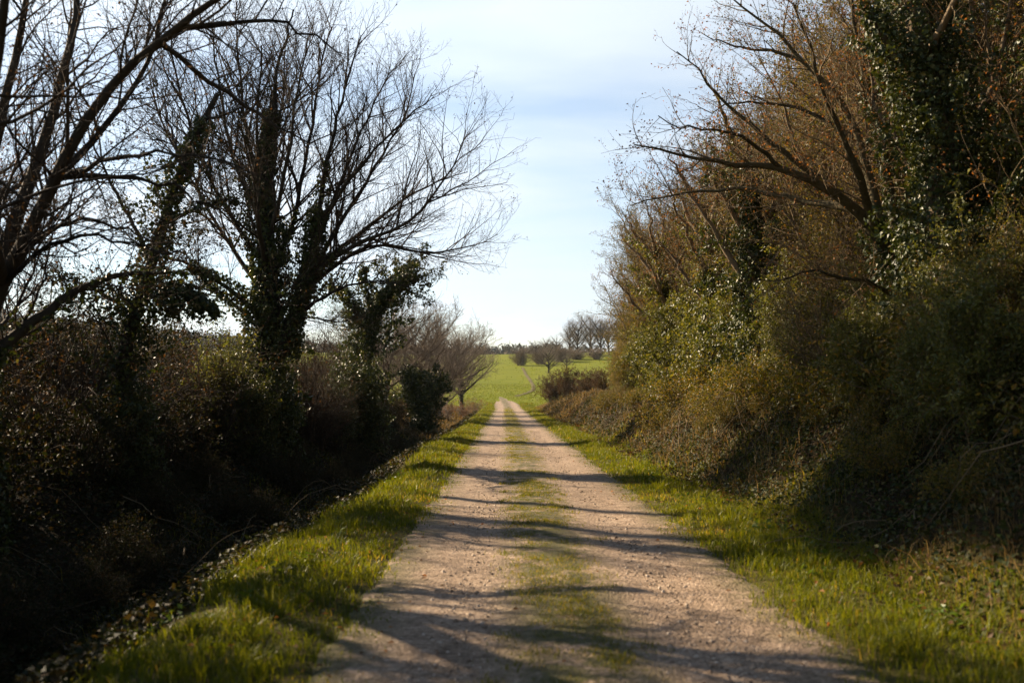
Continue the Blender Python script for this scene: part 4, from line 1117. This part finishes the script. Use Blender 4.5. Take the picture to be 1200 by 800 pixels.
nb_ = shrub('brown_bush', 'rounded reddish-brown bush where the lane meets the field', 'bush', 2.6, 1.9, 46, cs_f, [M_TWIGG, M_TWIGR, M_DULL], [(2, 5000, .09), (1, 2500, .09)], None, .02)
place(nb_, at(668, 455, 88)[0], 88, 0, 1.0)
for (px, D_, s, lb) in ((648, 97, 1.0, 'rounded reddish-brown bush beside the worn field track'), (690, 82, .75, 'low reddish-brown bush close to the hedge end'), (706, 74, .7, 'low reddish-brown bush under the end of the tall hedge')):
    o = copy_thing(nb_, (0, 0, 0), label=lb); place(o, at(px, 455, D_)[0], D_, rng.random() * 6, s)

cfg_bush = [dict(per_m=1.6, kmax=9, tmin=.1, ang=(42, 14), up=.2, ratio=.45, n=4, jit=.2, rmin=.03, lmax=2.5), dict(per_m=2.2, kmax=6, tmin=.1, ang=(45, 14), up=.1, ratio=.55, n=3, jit=.22, rmin=.03, lmax=1.2)]
fb = shrub('field_bush', 'round dense bare bush standing alone on the crest of the field', 'bush', 5.4, 3.6, 60, cfg_bush, [M_TWIGG, M_TWIGG, M_DULL], [(2, 2200, .12)], None, .05)
place(fb, at(611, 420, 262)[0], 262, 0, 1.)
for (px, D_, sx_, sz_, lb) in ((634, 268, 1.15, .85, 'smaller bare bush beside the round bush on the field'), (655, 280, 1.5, .9, 'wide bare bush between the small dark tree and the distant clump'), (676, 292, 1.6, .65, 'low spreading bare bush beneath the tall distant trees'), (700, 288, 1.3, .7, 'bare bush at the foot of the tall distant trees next to the hedge end')):
    o = copy_thing(fb, (0, 0, 0), label=lb); place(o, at(px, 420, D_)[0], D_, rng.random() * 6, 1.); o.scale = (sx_, sx_ * .8, sz_)
mt, _ = free_tree('field_tree', 'small dark bare tree in front of the field bushes', 'tree', 7.2, 3.4, 16, cfg_far, [M_BARK, M_TWIGG, M_IVY], .25, .2)
place(mt, at(643, 428, 225)[0], 225, 0, .95)
for (px, D_, s, lb) in ((628, 290, .95, 'bare tree rising behind the two field bushes'), (664, 246, .55, 'tiny bare tree on the strip of meadow'), (652, 300, 1.1, 'bare tree rising behind the wide bare bush'), (640, 310, 1.0, 'bare tree seen just above the smaller field bush')):
    o = copy_thing(mt, (0, 0, 0), label=lb); place(o, at(px, 428, D_)[0], D_, rng.random() * 6, s)
tt_, _ = free_tree('distant_tree', 'tall distant bare tree in the clump on the crest of the field', 'tree', 12.8, 4.6, 20, cfg_far, [M_BARK, M_TWIGG, M_IVY], .32, .2, group='tall distant trees on the crest', upb=.95)
for i, (px, D_, s) in enumerate(((678, 318, 1.1), (691, 326, 1.16), (703, 322, 1.08), (714, 330, 1.12), (668, 334, .95), (726, 338, 1.05), (742, 335, 1.))):
    o = tt_ if i == 0 else copy_thing(tt_, (0, 0, 0)); place(o, at(px, 420, D_)[0], D_, rng.random() * 6, s)

# ------------------------------------------------------------------ far woods (mass)
fw = Acc(); fl = Acc()
def far_mass(X, Y, hh, rad, accl, acct):
    for x, y, h, r in zip(X, Y, hh, rad):
        z = gz(x, y)
        P = np.array([[x, y, z - .5], [x + .3 * rng.normal(), y, z + h * .45], [x + .5 * rng.normal(), y, z + h * .9]])
        tubes(acct, P[None], np.array([[.35, .25, .06]]), 5)
        n = 110
        v = unit(rng.normal(size=(n, 3))) * rng.random((n, 1)) ** .4
        p = np.array([x, y, z + h * .62]) + v * np.array([r, r, h * .42]) * (.7 + .5 * noise3(v * 3 + x, 1.)[:, None])
        leafcards(accl, p, rng.normal(size=(n, 3)), unit(rng.normal(size=(n, 3))), .9 + 1.1 * rng.random(n), .9, .3)


n = 420
X = -330 + 560 * rng.random(n); Y = 640 + 120 * rng.random(n)
far_mass(X, Y, 9 + 6 * rng.random(n), 4 + 3 * rng.random(n), fl, fw)
n = 560
X = -760 + 560 * rng.random(n); Y = 480 + 350 * rng.random(n)
far_mass(X, Y, 9 + 6 * rng.random(n), 3.5 + 2.5 * rng.random(n), fl, fw)
far = tag(fl.build('distant_forest', M_FARL), kind='stuff')
ftk = fw.build('trunks', M_FAR, far)

# ------------------------------------------------------------------ thin air haze over the far fields
hz = bpy.data.materials.new('haze'); hz.use_nodes = True; hz.node_tree.nodes.clear()
pv = hz.node_tree.nodes.new('ShaderNodeVolumePrincipled'); pv.inputs['Color'].default_value = (.80, .88, 1, 1); pv.inputs['Density'].default_value = .00006; pv.inputs['Anisotropy'].default_value = .2
ov = hz.node_tree.nodes.new('ShaderNodeOutputMaterial'); hz.node_tree.links.new(pv.outputs[0], ov.inputs['Volume'])
_gz = np.array([v.co.z for v in ground.data.vertices])
x0, x1, y0, y1, z0, z1 = -6000., 6000., -6000., 6500., float(_gz.min()) - 1, float(_gz.max()) + 20
a = Acc()
a.add([(x0, y0, z0), (x1, y0, z0), (x1, y1, z0), (x0, y1, z0), (x0, y0, z1), (x1, y0, z1), (x1, y1, z1), (x0, y1, z1)],
      [(0, 3, 2, 1), (4, 5, 6, 7), (0, 1, 5, 4), (1, 2, 6, 5), (2, 3, 7, 6), (3, 0, 4, 7)])
tag(a.build('haze', hz), kind='stuff')

# ------------------------------------------------------------------ sky, sun, camera
w = bpy.data.worlds.new('World'); scene.world = w; w.use_nodes = True
nt = w.node_tree; N = nt.nodes; L = nt.links; N.clear()
sky = N.new('ShaderNodeTexSky'); sky.sky_type = 'NISHITA'; sky.sun_disc = False
sky.sun_elevation = SUN_EL; sky.sun_rotation = SUN_AZ % (2 * PI); sky.altitude = 200; sky.air_density = 1.0; sky.dust_density = .25; sky.ozone_density = 2.0
tc = N.new('ShaderNodeTexCoord')
sx = N.new('ShaderNodeSeparateXYZ'); L.new(tc.outputs['Generated'], sx.inputs[0])
zz = N.new('ShaderNodeMath'); zz.operation = 'ADD'; L.new(sx.outputs['Z'], zz.inputs[0]); zz.inputs[1].default_value = .16
dv = N.new('ShaderNodeVectorMath'); dv.operation = 'DIVIDE'; L.new(tc.outputs['Generated'], dv.inputs[0])
cb = N.new('ShaderNodeCombineXYZ')
for i in range(3): L.new(zz.outputs[0], cb.inputs[i])
L.new(cb.outputs[0], dv.inputs[1])
mp = N.new('ShaderNodeMapping'); mp.inputs['Scale'].default_value = (.55, 1.0, 1.); mp.inputs['Rotation'].default_value = (0, 0, .25); mp.inputs['Location'].default_value = (3.1, 1.7, 0)
L.new(dv.outputs[0], mp.inputs[0])
n1 = N.new('ShaderNodeTexNoise'); n1.inputs['Scale'].default_value = 1.1; n1.inputs['Detail'].default_value = 7; n1.inputs['Roughness'].default_value = .5; n1.inputs['Distortion'].default_value = .4
L.new(mp.outputs[0], n1.inputs['Vector'])
cr = ramp(N, [(.38, (0, 0, 0)), (.60, (1, 1, 1))]); L.new(n1.outputs['Fac'], cr.inputs[0])
mx = N.new('ShaderNodeMix'); mx.data_type = 'RGBA'
cf = N.new('ShaderNodeMath'); cf.operation = 'MULTIPLY_ADD'; L.new(cr.outputs[0], cf.inputs[0]); cf.inputs[1].default_value = .55; cf.inputs[2].default_value = .38
# thin high cloud: scatters sunlight forward, so it is brightest on the sun's side of the sky
dp = N.new('ShaderNodeVectorMath'); dp.operation = 'DOT_PRODUCT'; L.new(tc.outputs['Generated'], dp.inputs[0]); dp.inputs[1].default_value = tuple(SUN)
fr = N.new('ShaderNodeMapRange'); fr.inputs[1].default_value = -.6; fr.inputs[2].default_value = .95; fr.inputs[3].default_value = .3; fr.inputs[4].default_value = 8.3
L.new(dp.outputs['Value'], fr.inputs[0])
wm = N.new('ShaderNodeMix'); wm.data_type = 'RGBA'; wm.blend_type = 'MULTIPLY'; wm.inputs[0].default_value = 1
L.new(fr.outputs[0], wm.inputs[6]); wm.inputs[7].default_value = (.88, .975, 1.07, 1)
# cloud veil kept low; thinned overhead, out of view, to cut ambient light
el_ = N.new('ShaderNodeMapRange'); el_.inputs[1].default_value = .38; el_.inputs[2].default_value = .62; el_.inputs[3].default_value = 1; el_.inputs[4].default_value = .08
L.new(sx.outputs['Z'], el_.inputs[0])
cv = N.new('ShaderNodeMath'); cv.operation = 'MULTIPLY'; L.new(cf.outputs[0], cv.inputs[0]); L.new(el_.outputs[0], cv.inputs[1])
L.new(cv.outputs[0], mx.inputs[0]); L.new(sky.outputs[0], mx.inputs[6]); L.new(wm.outputs[2], mx.inputs[7])
bg = N.new('ShaderNodeBackground'); bg.inputs['Strength'].default_value = .05; L.new(mx.outputs[2], bg.inputs['Color'])
wo = N.new('ShaderNodeOutputWorld'); L.new(bg.outputs[0], wo.inputs[0])

sl = bpy.data.lights.new('sun', 'SUN'); sl.energy = 5.0; sl.angle = math.radians(.5); sl.color = (1, .81, .58)
so = bpy.data.objects.new('sun', sl); COL.objects.link(so)
so.rotation_euler = Vector(-SUN).to_track_quat('-Z', 'Y').to_euler()

cam = bpy.data.cameras.new('camera'); cam.lens = 35.0; cam.sensor_width = 36; cam.clip_end = 8000; cam.clip_start = .05
cam.dof.use_dof = True; cam.dof.focus_distance = 24; cam.dof.aperture_fstop = 1.6
co = bpy.data.objects.new('camera', cam); COL.objects.link(co)
co.location = CAM; co.rotation_euler = CAMROT
scene.camera = co

scene.view_settings.view_transform = 'Standard'; scene.view_settings.look = 'None'
scene.view_settings.exposure = 1.7; scene.view_settings.gamma = 1
scene.render.engine = 'CYCLES'
c = scene.cycles
c.max_bounces = 6; c.diffuse_bounces = 3; c.glossy_bounces = 2; c.transmission_bounces = 3; c.transparent_max_bounces = 4
c.sample_clamp_indirect = 4
c.use_denoising = True
